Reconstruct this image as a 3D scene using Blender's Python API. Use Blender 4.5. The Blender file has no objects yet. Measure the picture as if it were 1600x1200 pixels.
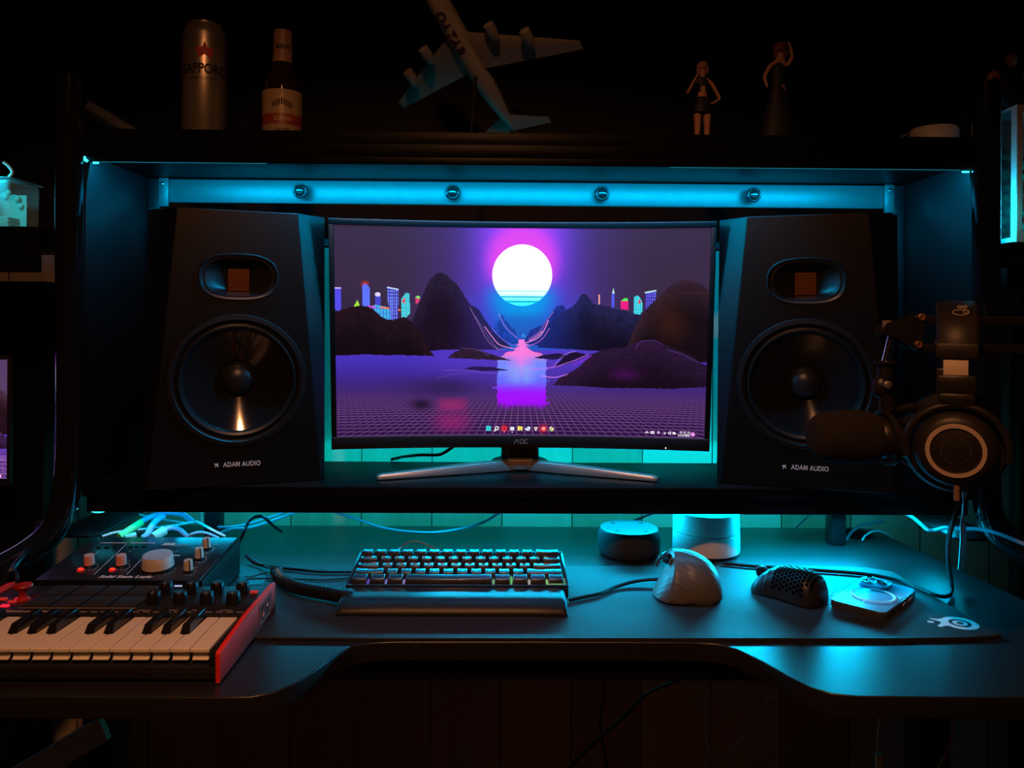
import bpy, bmesh, math, random
import numpy as np
from mathutils import Vector, Matrix, Euler
random.seed(7)
R = math.radians
C = bpy.context.scene.collection
S = bpy.context.scene

# ------------------------------------------------------------------ camera
YAW, ROLL, CH = -0.69, 0.41, 1.12
cam_d = bpy.data.cameras.new('camera'); cam_d.lens = 27; cam_d.sensor_width = 36
cam_d.shift_y = -0.0620; cam_d.clip_start = 0.02; cam_d.clip_end = 30
cam = bpy.data.objects.new('camera', cam_d); C.objects.link(cam)
CM = Matrix.Rotation(R(YAW), 3, 'Z') @ Matrix.Rotation(R(90), 3, 'X') @ Matrix.Rotation(R(ROLL), 3, 'Z')
cam.matrix_world = Matrix.Translation((0, 0, CH)) @ CM.to_4x4()
S.camera = cam

# ------------------------------------------------------------------ world, colour management
w = bpy.data.worlds.new('night'); S.world = w; w.use_nodes = True
w.node_tree.nodes['Background'].inputs[0].default_value = (0.35, 0.28, 0.25, 1)
w.node_tree.nodes['Background'].inputs[1].default_value = 0.0006
S.view_settings.view_transform = 'Standard'; S.view_settings.look = 'None'
S.view_settings.exposure = 0.0; S.view_settings.gamma = 1.0
S.view_settings.use_curve_mapping = False

# ------------------------------------------------------------------ lights
def area(name, loc, rot, sx, sy, energy, col, spread=180):
    d = bpy.data.lights.new(name, 'AREA'); d.shape = 'RECTANGLE'; d.size = sx; d.size_y = sy
    d.energy = energy; d.color = col; d.spread = R(spread)
    o = bpy.data.objects.new(name, d); C.objects.link(o); o.location = loc
    o.rotation_euler = [R(a) for a in rot]
    return o
CY_TOP = (0.0, 0.50, 1.0)
CY_DESK = (0.0, 0.56, 1.0)
CY_BACK = (0.0, 0.76, 1.0)
# strip behind the top fascia, facing the back rail (light -Z axis points where the lamp shines)
area('led_top', (0.04, 1.1290, 1.3553), (30, 0, 0), 1.26, 0.002, 8.0, CY_TOP)
# strip under the lower shelf, shining down and forward on the desk; its left run is aimed lower and dimmer,
# its right end is set brighter
area('led_desk_left', (-0.36, 1.245, 0.829), (-22, 0, 0), 0.46, 0.010, 0.50, CY_DESK)
area('led_desk_front_run', (-0.50, 1.130, 0.834), (38, 0, 0), 0.22, 0.006, 0.11, CY_DESK)
area('led_desk', (0.105, 1.245, 0.829), (-48, 0, 0), 0.46, 0.010, 2.1, CY_DESK)
area('led_desk_end', (0.455, 1.235, 0.829), (-44, 0, 0), 0.26, 0.012, 3.8, CY_DESK)
area('plate_fill', (0.675, 1.20, 0.832), (0, 15, 0), 0.07, 0.010, 0.22, CY_DESK)  # added fill to brighten the right corner plate, past the strip's end
# strip on the rear edge of the lower shelf, washing the wall
area('led_back', (0.04, 1.3245, 0.867), (78, 0, 0), 1.20, 0.008, 2.0, CY_BACK, 146)
# warm household lamp above and behind the photographer
area('warm_lamp', (-0.10, 0.06, 1.93), (14, 0, 0), 0.07, 0.07, 6.2, (1.0, 0.39, 0.15), 127)

# ------------------------------------------------------------------ picture -> place helpers
def ray(px, py):
    v = Vector(((px - 800) / 1200.0, (600 - py) / 1200.0 - 0.0620 * 1600 / 1200.0, -1.0))
    return CM @ v
O = Vector((0, 0, CH))
def onZ(px, py, z):
    d = ray(px, py); return O + d * ((z - CH) / d.z)
def onY(px, py, y):
    d = ray(px, py); return O + d * (y / d.y)
def onP(px, py, p0, n):
    d = ray(px, py); n = Vector(n); return O + d * ((Vector(p0) - O).dot(n) / d.dot(n))

# ------------------------------------------------------------------ materials
def lin(c):
    return tuple((x / 12.92 if x <= 0.04045 else ((x + 0.055) / 1.055) ** 2.4) for x in [v / 255.0 for v in c])
MATS = {}
def mat(name, col, rough=0.5, metal=0.0, spec=0.5, coat=0.0, emit=None, estr=0.0, noise=0.0, nscale=200.0, bump=0.0, trans=0.0, ior=1.45, aniso=0.0, alpha=1.0):
    if name in MATS: return MATS[name]
    m = bpy.data.materials.new(name); m.use_nodes = True
    nt = m.node_tree; b = nt.nodes['Principled BSDF']
    b.inputs['Base Color'].default_value = (*col, 1)
    b.inputs['Roughness'].default_value = rough
    b.inputs['Metallic'].default_value = metal
    b.inputs['Specular IOR Level'].default_value = spec
    b.inputs['Coat Weight'].default_value = coat; b.inputs['Coat Roughness'].default_value = rough if name == 'keycap_gloss' else 0.03
    b.inputs['IOR'].default_value = ior
    b.inputs['Transmission Weight'].default_value = trans
    b.inputs['Anisotropic'].default_value = aniso
    b.inputs['Alpha'].default_value = alpha
    if emit:
        b.inputs['Emission Color'].default_value = (*emit, 1); b.inputs['Emission Strength'].default_value = estr
    if noise > 0 or bump > 0:
        tc = nt.nodes.new('ShaderNodeTexCoord'); nz = nt.nodes.new('ShaderNodeTexNoise')
        nz.inputs['Scale'].default_value = nscale; nz.inputs['Detail'].default_value = 3
        nt.links.new(tc.outputs['Object'], nz.inputs['Vector'])
        if noise > 0:
            mx = nt.nodes.new('ShaderNodeMix'); mx.data_type = 'RGBA'
            mx.inputs[6].default_value = (*[c * (1 - noise) for c in col], 1)
            mx.inputs[7].default_value = (*[min(1, c * (1 + noise)) for c in col], 1)
            nt.links.new(nz.outputs['Fac'], mx.inputs[0]); nt.links.new(mx.outputs[2], b.inputs['Base Color'])
        if bump > 0:
            bp = nt.nodes.new('ShaderNodeBump'); bp.inputs['Strength'].default_value = bump; bp.inputs['Distance'].default_value = 0.001
            nt.links.new(nz.outputs['Fac'], bp.inputs['Height']); nt.links.new(bp.outputs['Normal'], b.inputs['Normal'])
    MATS[name] = m
    return m
def glow(name, col, strength):
    if name in MATS: return MATS[name]
    m = bpy.data.materials.new(name); m.use_nodes = True; nt = m.node_tree
    nt.nodes.remove(nt.nodes['Principled BSDF'])
    e = nt.nodes.new('ShaderNodeEmission'); e.inputs[0].default_value = (*col, 1); e.inputs[1].default_value = strength
    nt.links.new(e.outputs[0], nt.nodes['Material Output'].inputs[0]); MATS[name] = m
    return m

def plank_material():
    m = bpy.data.materials.new('plank_wall'); m.use_nodes = True; nt = m.node_tree; b = nt.nodes['Principled BSDF']
    N = nt.nodes.new; L = nt.links.new
    tc = N('ShaderNodeTexCoord'); sep = N('ShaderNodeSeparateXYZ'); L(tc.outputs['Object'], sep.inputs[0])
    dv = N('ShaderNodeMath'); dv.operation = 'DIVIDE'; dv.inputs[1].default_value = 0.137; L(sep.outputs['X'], dv.inputs[0])
    fl = N('ShaderNodeMath'); fl.operation = 'FLOOR'; L(dv.outputs[0], fl.inputs[0])
    fr = N('ShaderNodeMath'); fr.operation = 'FRACT'; L(dv.outputs[0], fr.inputs[0])
    wn = N('ShaderNodeTexWhiteNoise'); wn.noise_dimensions = '1D'; L(fl.outputs[0], wn.inputs['W'])
    mp = N('ShaderNodeMapping'); mp.inputs['Scale'].default_value = (18, 18, 1.2); L(tc.outputs['Object'], mp.inputs[0])
    nz = N('ShaderNodeTexNoise'); nz.inputs['Scale'].default_value = 2.0; nz.inputs['Detail'].default_value = 4; L(mp.outputs[0], nz.inputs['Vector'])
    ad = N('ShaderNodeMath'); ad.operation = 'MULTIPLY_ADD'; ad.inputs[1].default_value = 0.75; L(wn.outputs['Value'], ad.inputs[0]); 
    m2 = N('ShaderNodeMath'); m2.operation = 'MULTIPLY'; m2.inputs[1].default_value = 0.40; L(nz.outputs['Fac'], m2.inputs[0]); L(m2.outputs[0], ad.inputs[2])
    cr = N('ShaderNodeValToRGB'); L(ad.outputs[0], cr.inputs[0])
    cr.color_ramp.elements[0].position = 0.15; cr.color_ramp.elements[0].color = (0.30, 0.20, 0.12, 1)
    cr.color_ramp.elements[1].position = 0.85; cr.color_ramp.elements[1].color = (0.50, 0.43, 0.34, 1)
    lt = N('ShaderNodeMath'); lt.operation = 'GREATER_THAN'; lt.inputs[1].default_value = 0.018; L(fr.outputs[0], lt.inputs[0])
    mx = N('ShaderNodeMix'); mx.data_type = 'RGBA'; mx.inputs[6].default_value = (0.05, 0.03, 0.015, 1)
    L(lt.outputs[0], mx.inputs[0]); L(cr.outputs[0], mx.inputs[7]); L(mx.outputs[2], b.inputs['Base Color'])
    b.inputs['Roughness'].default_value = 0.6
    return m

M_LAM = mat('black_laminate', (0.004, 0.004, 0.0042), 0.40, spec=0.12, bump=0.06, nscale=900)
M_DESK = mat('black_desk_top', (0.011, 0.011, 0.012), 0.36, spec=0.6, bump=0.10, nscale=900, noise=0.1)
M_STEEL = mat('black_powder_steel', (0.007, 0.007, 0.0075), 0.42, spec=0.35, bump=0.05, nscale=700)
M_GLOSS = mat('gloss_black_tube', (0.008, 0.008, 0.009), 0.09, spec=0.6, coat=0.5)
M_BLK = mat('matte_black_plastic', (0.012, 0.012, 0.013), 0.5, spec=0.4)
M_SPK = mat('speaker_paint', (0.0042, 0.0042, 0.0044), 0.33, spec=0.55, bump=0.15, nscale=1500)
M_CONE = mat('woofer_cone', (0.010, 0.010, 0.011), 0.085, spec=0.8)
M_RUB = mat('rubber_black', (0.008, 0.008, 0.009), 0.38, spec=0.5)
M_ALU = mat('brushed_aluminium', (0.16, 0.16, 0.16), 0.42, metal=0.6, noise=0.12, nscale=60)
M_SIL = mat('polished_steel', (0.75, 0.75, 0.75), 0.16, metal=1.0)
M_BRZ = mat('dull_silver', (0.42, 0.40, 0.38), 0.38, metal=0.8)
M_WHT = mat('white_plastic', (0.80, 0.78, 0.74), 0.42)
M_CREAM = mat('key_white', (0.82, 0.78, 0.72), 0.35, spec=0.3)
M_GREY = mat('grey_plastic', (0.33, 0.32, 0.31), 0.42)
M_RED = mat('red_plastic', (0.80, 0.03, 0.018), 0.55, spec=0.2)
M_PAD = mat('cloth_mat', (0.017, 0.018, 0.019), 0.58, spec=0.6, bump=0.5, nscale=2500)
M_PRINT = mat('white_print', (0.75, 0.75, 0.75), 0.5)
M_DIM = mat('grey_print', (0.25, 0.25, 0.25), 0.5)
M_CABB = mat('cable_black', (0.010, 0.010, 0.011), 0.38)
M_CABG = mat('cable_blue_grey', (0.22, 0.30, 0.36), 0.4)
M_CABW = mat('cable_white', (0.72, 0.72, 0.70), 0.4)

# ------------------------------------------------------------------ object helpers
def link(name, me, m, parent=None, loc=(0, 0, 0), smooth=35):
    if m is not None: me.materials.append(m)
    if smooth:
        me.polygons.foreach_set('use_smooth', [True] * len(me.polygons))
        me.set_sharp_from_angle(angle=R(smooth))
    o = bpy.data.objects.new(name, me); C.objects.link(o); o.location = loc
    if parent: o.parent = parent
    return o
def obj(name, bm, m, parent=None, loc=(0, 0, 0), smooth=35):
    bmesh.ops.recalc_face_normals(bm, faces=bm.faces)
    me = bpy.data.meshes.new(name); bm.to_mesh(me); bm.free()
    return link(name, me, m, parent, loc, smooth)
def tag(o, label=None, cat=None, group=None, kind=None):
    if label: o['label'] = label
    if cat: o['category'] = cat
    if group: o['group'] = group
    if kind: o['kind'] = kind
    return o
def thing(name, label, cat, loc=(0, 0, 0), rz=0, group=None):
    o = bpy.data.objects.new(name, None); C.objects.link(o); o.empty_display_size = 0.02
    o.location = loc; o.rotation_euler = (0, 0, rz)
    return tag(o, label, cat, group)
def new(): return bmesh.new()
def box(bm, x0, x1, y0, y1, z0, z1, bev=0.0, seg=2, mtx=None):
    r = bmesh.ops.create_cube(bm, size=1.0)
    vs = r['verts']
    for v in vs:
        v.co = Vector((x0 + (v.co.x + .5) * (x1 - x0), y0 + (v.co.y + .5) * (y1 - y0), z0 + (v.co.z + .5) * (z1 - z0)))
    if bev > 0:
        es = list({e for v in vs for e in v.link_edges})
        rr = bmesh.ops.bevel(bm, geom=es, offset=bev, segments=seg, profile=0.5, affect='EDGES')
        vs = list({v for f in rr['faces'] for v in f.verts} | {v for v in vs if v.is_valid})
    if mtx is not None:
        for v in vs: v.co = mtx @ v.co
    return vs
def prism(bm, pts, z0, z1, bev=0.0, seg=2, axis='Z'):
    """extrude a polygon; axis = the extrusion direction"""
    def P(a, b, c):
        return Vector((a, b, c)) if axis == 'Z' else (Vector((a, c, b)) if axis == 'Y' else Vector((c, a, b)))
    lo = [bm.verts.new(P(x, y, z0)) for x, y in pts]; hi = [bm.verts.new(P(x, y, z1)) for x, y in pts]
    n = len(pts)
    f1 = bm.faces.new(lo); f2 = bm.faces.new(hi)
    for i in range(n): bm.faces.new([lo[i], lo[(i + 1) % n], hi[(i + 1) % n], hi[i]])
    if bev > 0:
        es = [e for e in set(f1.edges) | set(f2.edges)]
        bmesh.ops.bevel(bm, geom=es, offset=bev, segments=seg, profile=0.5, affect='EDGES')
    return lo + hi
def lathe(bm, prof, n=48, mtx=None, cap=True):
    rings = []
    for r, z in prof:
        if r < 1e-6: rings.append([bm.verts.new((0, 0, z))])
        else: rings.append([bm.verts.new((r * math.cos(2 * math.pi * i / n), r * math.sin(2 * math.pi * i / n), z)) for i in range(n)])
    for a, b in zip(rings, rings[1:]):
        for i in range(n):
            j = (i + 1) % n
            if len(a) == 1 and len(b) == 1: continue
            if len(a) == 1: bm.faces.new([a[0], b[i], b[j]])
            elif len(b) == 1: bm.faces.new([a[i], a[j], b[0]])
            else: bm.faces.new([a[i], a[j], b[j], b[i]])
    if cap:
        for rg in (rings[0], rings[-1]):
            if len(rg) > 1:
                try: bm.faces.new(rg)
                except ValueError: pass
    vs = [v for rg in rings for v in rg]
    if mtx is not None:
        for v in vs: v.co = mtx @ v.co
    return vs
def spline(pts, n=8):
    P = [Vector(p) for p in pts]
    if len(P) < 3: return P
    out = []
    Q = [P[0] * 2 - P[1]] + P + [P[-1] * 2 - P[-2]]
    for i in range(1, len(Q) - 2):
        a, b, c, d = Q[i - 1], Q[i], Q[i + 1], Q[i + 2]
        for k in range(n):
            t = k / n
            out.append(0.5 * ((2 * b) + (c - a) * t + (2 * a - 5 * b + 4 * c - d) * t * t + (3 * b - a - 3 * c + d) * t ** 3))
    out.append(P[-1]); return out
def tube(bm, pts, rad, n=10, smooth=8, flat=None, ripple=None):
    """sweep a circle (or a flat oval: flat=(half width, half thickness)) along the path"""
    P = spline(pts, smooth) if smooth else [Vector(p) for p in pts]
    m = len(P); rads = rad if callable(rad) else (lambda t: rad)
    T = [(P[min(i + 1, m - 1)] - P[max(i - 1, 0)]).normalized() for i in range(m)]
    up = Vector((0, 0, 1)) if abs(T[0].z) < 0.9 else Vector((1, 0, 0))
    nrm = (up - T[0] * up.dot(T[0])).normalized(); rings = []
    for i in range(m):
        nrm = (nrm - T[i] * nrm.dot(T[i])).normalized(); bi = T[i].cross(nrm)
        r = rads(i / (m - 1)); rx, ry = (r, r) if flat is None else flat
        rings.append([bm.verts.new(P[i] + nrm * (ry * math.sin(2 * math.pi * k / n)) + bi * (rx * math.cos(2 * math.pi * k / n))) for k in range(n)])
    for a, b in zip(rings, rings[1:]):
        for k in range(n): bm.faces.new([a[k], a[(k + 1) % n], b[(k + 1) % n], b[k]])
    bm.faces.new(rings[0]); bm.faces.new(rings[-1])
    return [v for r_ in rings for v in r_]
def ellipsoid(bm, c, r, n=20, m=12, rot=None):
    vs = bmesh.ops.create_uvsphere(bm, u_segments=n, v_segments=m, radius=1.0)['verts']
    for v in vs:
        p = Vector((v.co.x * r[0], v.co.y * r[1], v.co.z * r[2]))
        if rot is not None: p = rot @ p
        v.co = p + Vector(c)
    return vs
def text(name, s, size, m, parent, mtx, ext=0.0002, shear=0.0, align='CENTER', sx=1.0, space=1.0, bold=0.0):
    cu = bpy.data.curves.new('txt', 'FONT'); cu.body = s; cu.size = size; cu.align_x = align; cu.align_y = 'CENTER'
    cu.extrude = ext; cu.shear = shear; cu.space_character = space; cu.resolution_u = 3; cu.offset = bold
    t = bpy.data.objects.new('txt', cu); C.objects.link(t)
    dg = bpy.context.evaluated_depsgraph_get()
    me = bpy.data.meshes.new_from_object(t.evaluated_get(dg))
    bpy.data.objects.remove(t); bpy.data.curves.remove(cu)
    me.transform(Matrix.Diagonal((sx, 1, 1, 1))); me.transform(mtx)
    me.materials.clear()
    return link(name, me, m, parent, smooth=0)
def T(x, y, z): return Matrix.Translation((x, y, z))
def RX(a): return Matrix.Rotation(R(a), 4, 'X')
def RY(a): return Matrix.Rotation(R(a), 4, 'Y')
def RZ(a): return Matrix.Rotation(R(a), 4, 'Z')
def cable(label, pts, r, m, name='cable', cat='cable', group=None, n=8):
    bm = new(); tube(bm, pts, r, n); return tag(obj(name, bm, m), label, cat, group)
def dup(root, loc=None, rz=None, label=None):
    r = root.copy(); C.objects.link(r)
    if loc is not None: r.location = loc
    if rz is not None: r.rotation_euler = (0, 0, rz)
    if label: r['label'] = label
    for ch in list(root.children):
        c = ch.copy(); C.objects.link(c); c.parent = r
        for g in list(ch.children):
            d = g.copy(); C.objects.link(d); d.parent = c
    return r

# ================================================================== THE ROOM
WY = 1.50                                   # face of the plank wall
ZD = 0.75                                   # desk surface
M_WALL = plank_material()
def struct(name, b, m):
    bm = new(); box(bm, *b); return tag(obj(name, bm, m, smooth=0), kind='structure')
struct('wall_back', (-2.2, 2.2, WY, WY + 0.08, 0, 2.6), M_WALL)
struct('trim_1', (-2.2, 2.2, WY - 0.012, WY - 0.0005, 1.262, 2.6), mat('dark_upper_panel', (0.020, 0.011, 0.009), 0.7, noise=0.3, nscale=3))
M_SIDEW = mat('side_wall_paint', (0.30, 0.22, 0.16), 0.8)
struct('wall_left', (-2.28, -2.2, -1.5, WY + 0.08, 0, 2.6), M_SIDEW)
struct('wall_right', (2.2, 2.28, -1.5, WY + 0.08, 0, 2.6), M_SIDEW)
struct('floor', (-2.2, 2.2, -1.5, WY, -0.06, 0), mat('floor_boards', (0.12, 0.08, 0.055), 0.6, noise=0.3, nscale=6))

# ================================================================== DESK
ds = thing('gaming_desk', 'black laminate desk with curved recessed front edge and cut rear corners', 'desk', (0, 0, 0))
fr_px = [(-260, 1089), (0, 1088), (345, 1090), (392, 1089), (430, 1082), (470, 1063), (500, 1042), (525, 1023), (550, 1010), (580, 1004.5), (615, 1003),
         (850, 1003), (1085, 1004), (1120, 1006), (1150, 1014), (1190, 1033), (1230, 1056), (1265, 1074), (1300, 1084), (1340, 1088), (1500, 1090), (1780, 1091)]
fr = [onZ(x, y, ZD) for x, y in fr_px]
rr1 = onZ(1720, 994, ZD); rr2 = onZ(1389, 838, ZD); rr3 = onZ(1360, 825, ZD); rl3 = onZ(290, 820, ZD)
rl2 = Vector((0.08 - rr2.x - 0.03, rr2.y, ZD)); rl1 = Vector((0.08 - rr1.x, rr1.y, ZD))
outl = [(p.x, p.y) for p in fr]
outl += [(rr1.x + 0.03, rr1.y - 0.06), (rr1.x, rr1.y), (rr2.x, rr2.y), (rr3.x, rr3.y), (rl3.x, rl3.y), (rl2.x, rl2.y), (rl1.x, rl1.y), (rl1.x - 0.03, rl1.y - 0.06)]
# smooth plan of the top with a real hole for the cable grommet
gr = onZ(1336, 834, ZD); GR = 0.029
hole = [(gr.x + GR * math.cos(2 * math.pi * i / 32), gr.y + GR * math.sin(2 * math.pi * i / 32)) for i in range(32)]
def plate_with_hole(outer, hole, z0, z1, bev):
    cu = bpy.data.curves.new('plate', 'CURVE'); cu.dimensions = '2D'; cu.fill_mode = 'BOTH'
    cu.extrude = (z1 - z0) / 2 - bev; cu.bevel_depth = bev; cu.bevel_resolution = 2; cu.offset = -bev
    for pts in (outer, hole):
        sp = cu.splines.new('POLY'); sp.points.add(len(pts) - 1)
        for p, q in zip(sp.points, pts): p.co = (q[0], q[1], 0, 1)
        sp.use_cyclic_u = True
    t = bpy.data.objects.new('plate', cu); C.objects.link(t)
    me = bpy.data.meshes.new_from_object(t.evaluated_get(bpy.context.evaluated_depsgraph_get()))
    bpy.data.objects.remove(t); bpy.data.curves.remove(cu)
    me.transform(T(0, 0, (z0 + z1) / 2)); me.materials.clear(); return me
link('desk_top', plate_with_hole(outl, hole, ZD - 0.022, ZD, 0.0015), M_DESK, ds, smooth=30)
bm = new(); lathe(bm, [(GR - 0.001, ZD - 0.02), (GR - 0.001, ZD + 0.0005), (GR + 0.004, ZD + 0.002), (GR + 0.006, ZD + 0.0002)], 40, T(gr.x, gr.y, 0), cap=False)
obj('cable_grommet', bm, M_STEEL, ds)
# steel under-frame and legs
bm = new(); box(bm, -0.30, 0.36, 0.905, 0.93, ZD - 0.055, ZD - 0.0225, 0.002)
box(bm, -0.30, 0.36, 1.22, 1.25, ZD - 0.06, ZD - 0.0225, 0.002); obj('frame_beam', bm, M_STEEL, ds)
for sx in (-0.60, 0.66):
    for yy in (0.86, 1.18):
        bm = new(); box(bm, sx - 0.022, sx + 0.022, yy - 0.03, yy + 0.03, 0.0, ZD - 0.0225, 0.004); obj('leg', bm, M_STEEL, ds)

# ================================================================== HUTCH on the desk
HY0, HY1 = 1.117, 1.318
XL = onY(129, 500, HY0).x; XR = onY(1523, 500, HY0).x
zb_top = 0.877; z_lf0 = 0.861
hu = thing('shelf_hutch', 'wide black steel hutch over the desk holding both loudspeakers and the monitor', 'shelf unit', (0, 0, 0))
zt1, zt0 = 1.376, 1.3455
bm = new(); box(bm, XL, XR, HY0, HY1, 1.357, zt1, 0.0012); box(bm, XL, XR, HY0, HY0 + 0.010, zt0, 1.3569, 0.0012)
obj('top_board', bm, M_LAM, hu)
bm = new(); box(bm, XL, XR, HY0 + 0.012, HY0 + 0.024, zt1, 1.3965, 0.001); obj('front_lip', bm, M_LAM, hu)
bm = new(); box(bm, XL, XR, HY0, HY1, z_lf0, zb_top, 0.0012); obj('lower_board', bm, M_LAM, hu)
bm = new(); box(bm, XL + 0.004, XR - 0.004, HY0 + 0.006, HY0 + 0.030, 0.8375, z_lf0 - 0.0002, 0.001); obj('front_beam', bm, M_LAM, hu)
for s, x in ((1, XL), (-1, XR)):
    bm = new(); box(bm, min(x, x + s * 0.004), max(x, x + s * 0.004), HY0, HY1, zb_top + 0.0002, 1.3568, 0.0006); obj('side_panel', bm, M_STEEL, hu)
    a, b_ = sorted((x + s * 0.0045, x + s * 0.026)); bm = new()
    box(bm, a, b_, HY1 - 0.012, HY1 + 0.002, zb_top + 0.0002, 1.3565, 0.003); obj('rear_post', bm, M_STEEL, hu)
    a, b_ = sorted((x + s * 0.118, x + s * 0.142)); bm = new()
    box(bm, a, b_, HY1 - 0.05, HY1 - 0.02, ZD + 0.0005, 0.8605, 0.003); obj('foot_post', bm, M_STEEL, hu)
    a, b_ = sorted((x - s * 0.060, x + s * 0.012)); bm = new()
    prism(bm, [(a, 1.145), (a + 0.01, 1.135), (b_ - 0.012, 1.135), (b_, 1.147), (b_, 1.30), (a, 1.30)], 0.796, 0.800, 0.001); obj('corner_plate', bm, M_STEEL, hu)
    # small steel angle where the rail meets the post
    bm = new(); a, b_ = sorted((x + s * 0.026, x + s * 0.042))
    box(bm, a, b_, 1.300, 1.306, 1.308, 1.356, 0.001); obj('rail_bracket', bm, M_ALU, hu)
    bm = new(); lathe(bm, [(0.0035, 0), (0.0035, 0.002), (0.002, 0.0035), (0, 0.0038)], 16, T(x + s * 0.033, 1.2999, 1.346) @ RX(90)); obj('bolt', bm, M_SIL, hu)
    bm = new(); lathe(bm, [(0.005, 0), (0.005, 0.003), (0.003, 0.005), (0, 0.0055)], 16, T(x + s * 0.0305, HY1 - 0.0121, 1.3495) @ RX(90)); obj('bolt', bm, M_SIL, hu)
rail = new(); box(rail, XL + 0.036, XR - 0.036, 1.306, 1.314, 1.3155, 1.3555, 0.002)
rail_o = obj('back_rail', rail, M_ALU, hu)
for px in (469, 707, 941, 1178):
    p = onY(px, 306, 1.29); bm = new()
    lathe(bm, [(0.005, 0.0), (0.005, 0.010), (0.0115, 0.012), (0.0128, 0.014), (0.0128, 0.0160), (0.0118, 0.0172), (0.0100, 0.0162), (0.0096, 0.0180), (0.0082, 0.0215), (0.0055, 0.0240), (0.0025, 0.0251), (0, 0.0253)], 28, T(p.x, 1.306, 1.3345) @ RX(90))
    obj('knob', bm, mat('knob_steel', (0.16, 0.16, 0.16), 0.20, metal=0.9), rail_o)

# glossy curved tubes either side of the hutch
def c_tube(pts, lab):
    bm = new(); tube(bm, pts, 0.0185, 20, 10); return tag(obj('curved_tube', bm, M_GLOSS), lab, 'frame tube', 'curved steel tubes beside the hutch')
def at(px, py, y): return onY(px, py, y)
c_tube([at(108, 120, 1.10), at(108, 300, 1.10), at(109, 500, 1.10), at(109, 690, 1.10), at(106, 750, 1.10), at(98, 795, 1.095), at(80, 832, 1.085), at(50, 858, 1.07), at(10, 882, 1.05), at(-60, 915, 1.02), at(-130, 935, 1.0)],
       'glossy black curved steel tube beside the audio interface')
c_tube([at(1541, 130, 1.10), at(1541, 300, 1.10), at(1540, 500, 1.10), at(1540, 690, 1.10), at(1541, 760, 1.10), at(1545, 800, 1.095), at(1560, 830, 1.085), at(1590, 852, 1.07), at(1640, 880, 1.05), at(1710, 915, 1.02), at(1790, 945, 1.0)],
       'glossy black curved steel tube behind the hanging headphones')
# side shelves beyond the tubes
for s, (x0, x1), lab in ((1, (-1.05, -0.663), 'black side shelf carrying the clear plastic tub'), (-1, (0.735, 1.10), 'black side shelf carrying the white display box')):
    t = thing('side_shelf', lab, 'shelf', (0, 0, 0))
    zs = 1.249 if s > 0 else 1.239
    bm = new(); box(bm, x0, x1, 1.10, 1.36, zs - 0.02, zs, 0.0015); obj('shelf_board', bm, M_LAM, t)
    bm = new(); box(bm, x0, x1, 1.102, 1.112, zs - 0.065, zs - 0.0202, 0.001); obj('fascia', bm, M_LAM, t)
    xo = x0 if s > 0 else x1 - 0.02
    bm = new(); box(bm, xo, xo + 0.02, 1.102, 1.36, 0.0, zs - 0.066, 0.001); obj('side_support', bm, M_LAM, t)
# grooved slats of the tall side supports seen at the edge
bm = new(); box(bm, -1.02, -0.77, 1.30, 1.33, 0.0, 1.18, 0.002)
tag(obj('cabinet_panel', bm, M_LAM), 'tall dark panel behind the small side screen', 'panel')
bm = new(); box(bm, 0.885, 1.08, 1.30, 1.33, 0.0, 1.17, 0.002)
tag(obj('cabinet_panel', bm, M_LAM), 'tall dark panel behind the boom arm', 'panel')

# ================================================================== LED strips (the visible lamp bodies)
M_LED = glow('led_cyan', (0.02, 0.75, 1.0), 6.0); M_LEDG = glow('led_green_end', (0.02, 1.0, 0.55), 14.0)
def led(lab, b, ends=()):
    bm = new(); box(bm, *b, 0.0005, 1); o = tag(obj('led_strip', bm, mat('led_tape', (0.6, 0.6, 0.6), 0.5)), lab, 'led strip', 'cyan led strips')
    for pts, r, m in ends:
        bm = new(); tube(bm, pts, r, 8); obj('lit_end', bm, m, o)
    return o
p1 = onY(146, 250, 1.118); p2 = onY(134, 247, 1.116)
q1 = onY(1510, 264, 1.118); q2 = onY(1521, 262, 1.116)
led('cyan led strip inside the top board front edge', (XL + 0.012, XR - 0.012, 1.1275, 1.1330, 1.3562, 1.3569),
    [([(XL + 0.0015, 1.1155, 1.352), (XL + 0.003, 1.1155, 1.348), (XL + 0.006, 1.116, 1.3455)], 0.0018, M_LED),
     ([(XL + 0.0135, 1.1175, 1.3437), (XL + 0.021, 1.1175, 1.3437)], 0.0014, M_LED),
     ([(XR - 0.020, 1.117, 1.3425), (XR - 0.010, 1.117, 1.3425)], 0.0012, M_LED), ([(XR - 0.006, 1.1155, 1.3435), (XR - 0.001, 1.1155, 1.344)], 0.0024, M_LEDG)])
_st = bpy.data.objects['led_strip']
for _a, _b in ((XL + 0.012, onY(415, 500, HY0).x), (onY(1045, 500, HY0).x, XR - 0.022)):  # glowing bars added to draw the lit line along the fascia edge
    bm = new(); box(bm, _a, _b, 1.1166, 1.1176, 1.34475, 1.3453); obj('edge_glow_bar', bm, glow('edge_line_glow', (0.03, 0.62, 0.85), 0.35), _st)
led('cyan led strip under the lower board above the keyboard', (XL + 0.06, XR - 0.10, 1.238, 1.250, 0.8315, 0.8340),
    [([onY(139, 797, 1.15), onY(147, 799.5, 1.15), onY(156, 800, 1.15), onY(169, 797, 1.15)], 0.0013, M_LED)])
led('cyan led strip along the rear edge of the lower board', (XL + 0.03, XR - 0.03, 1.3185, 1.3205, 0.862, 0.872))

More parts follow.
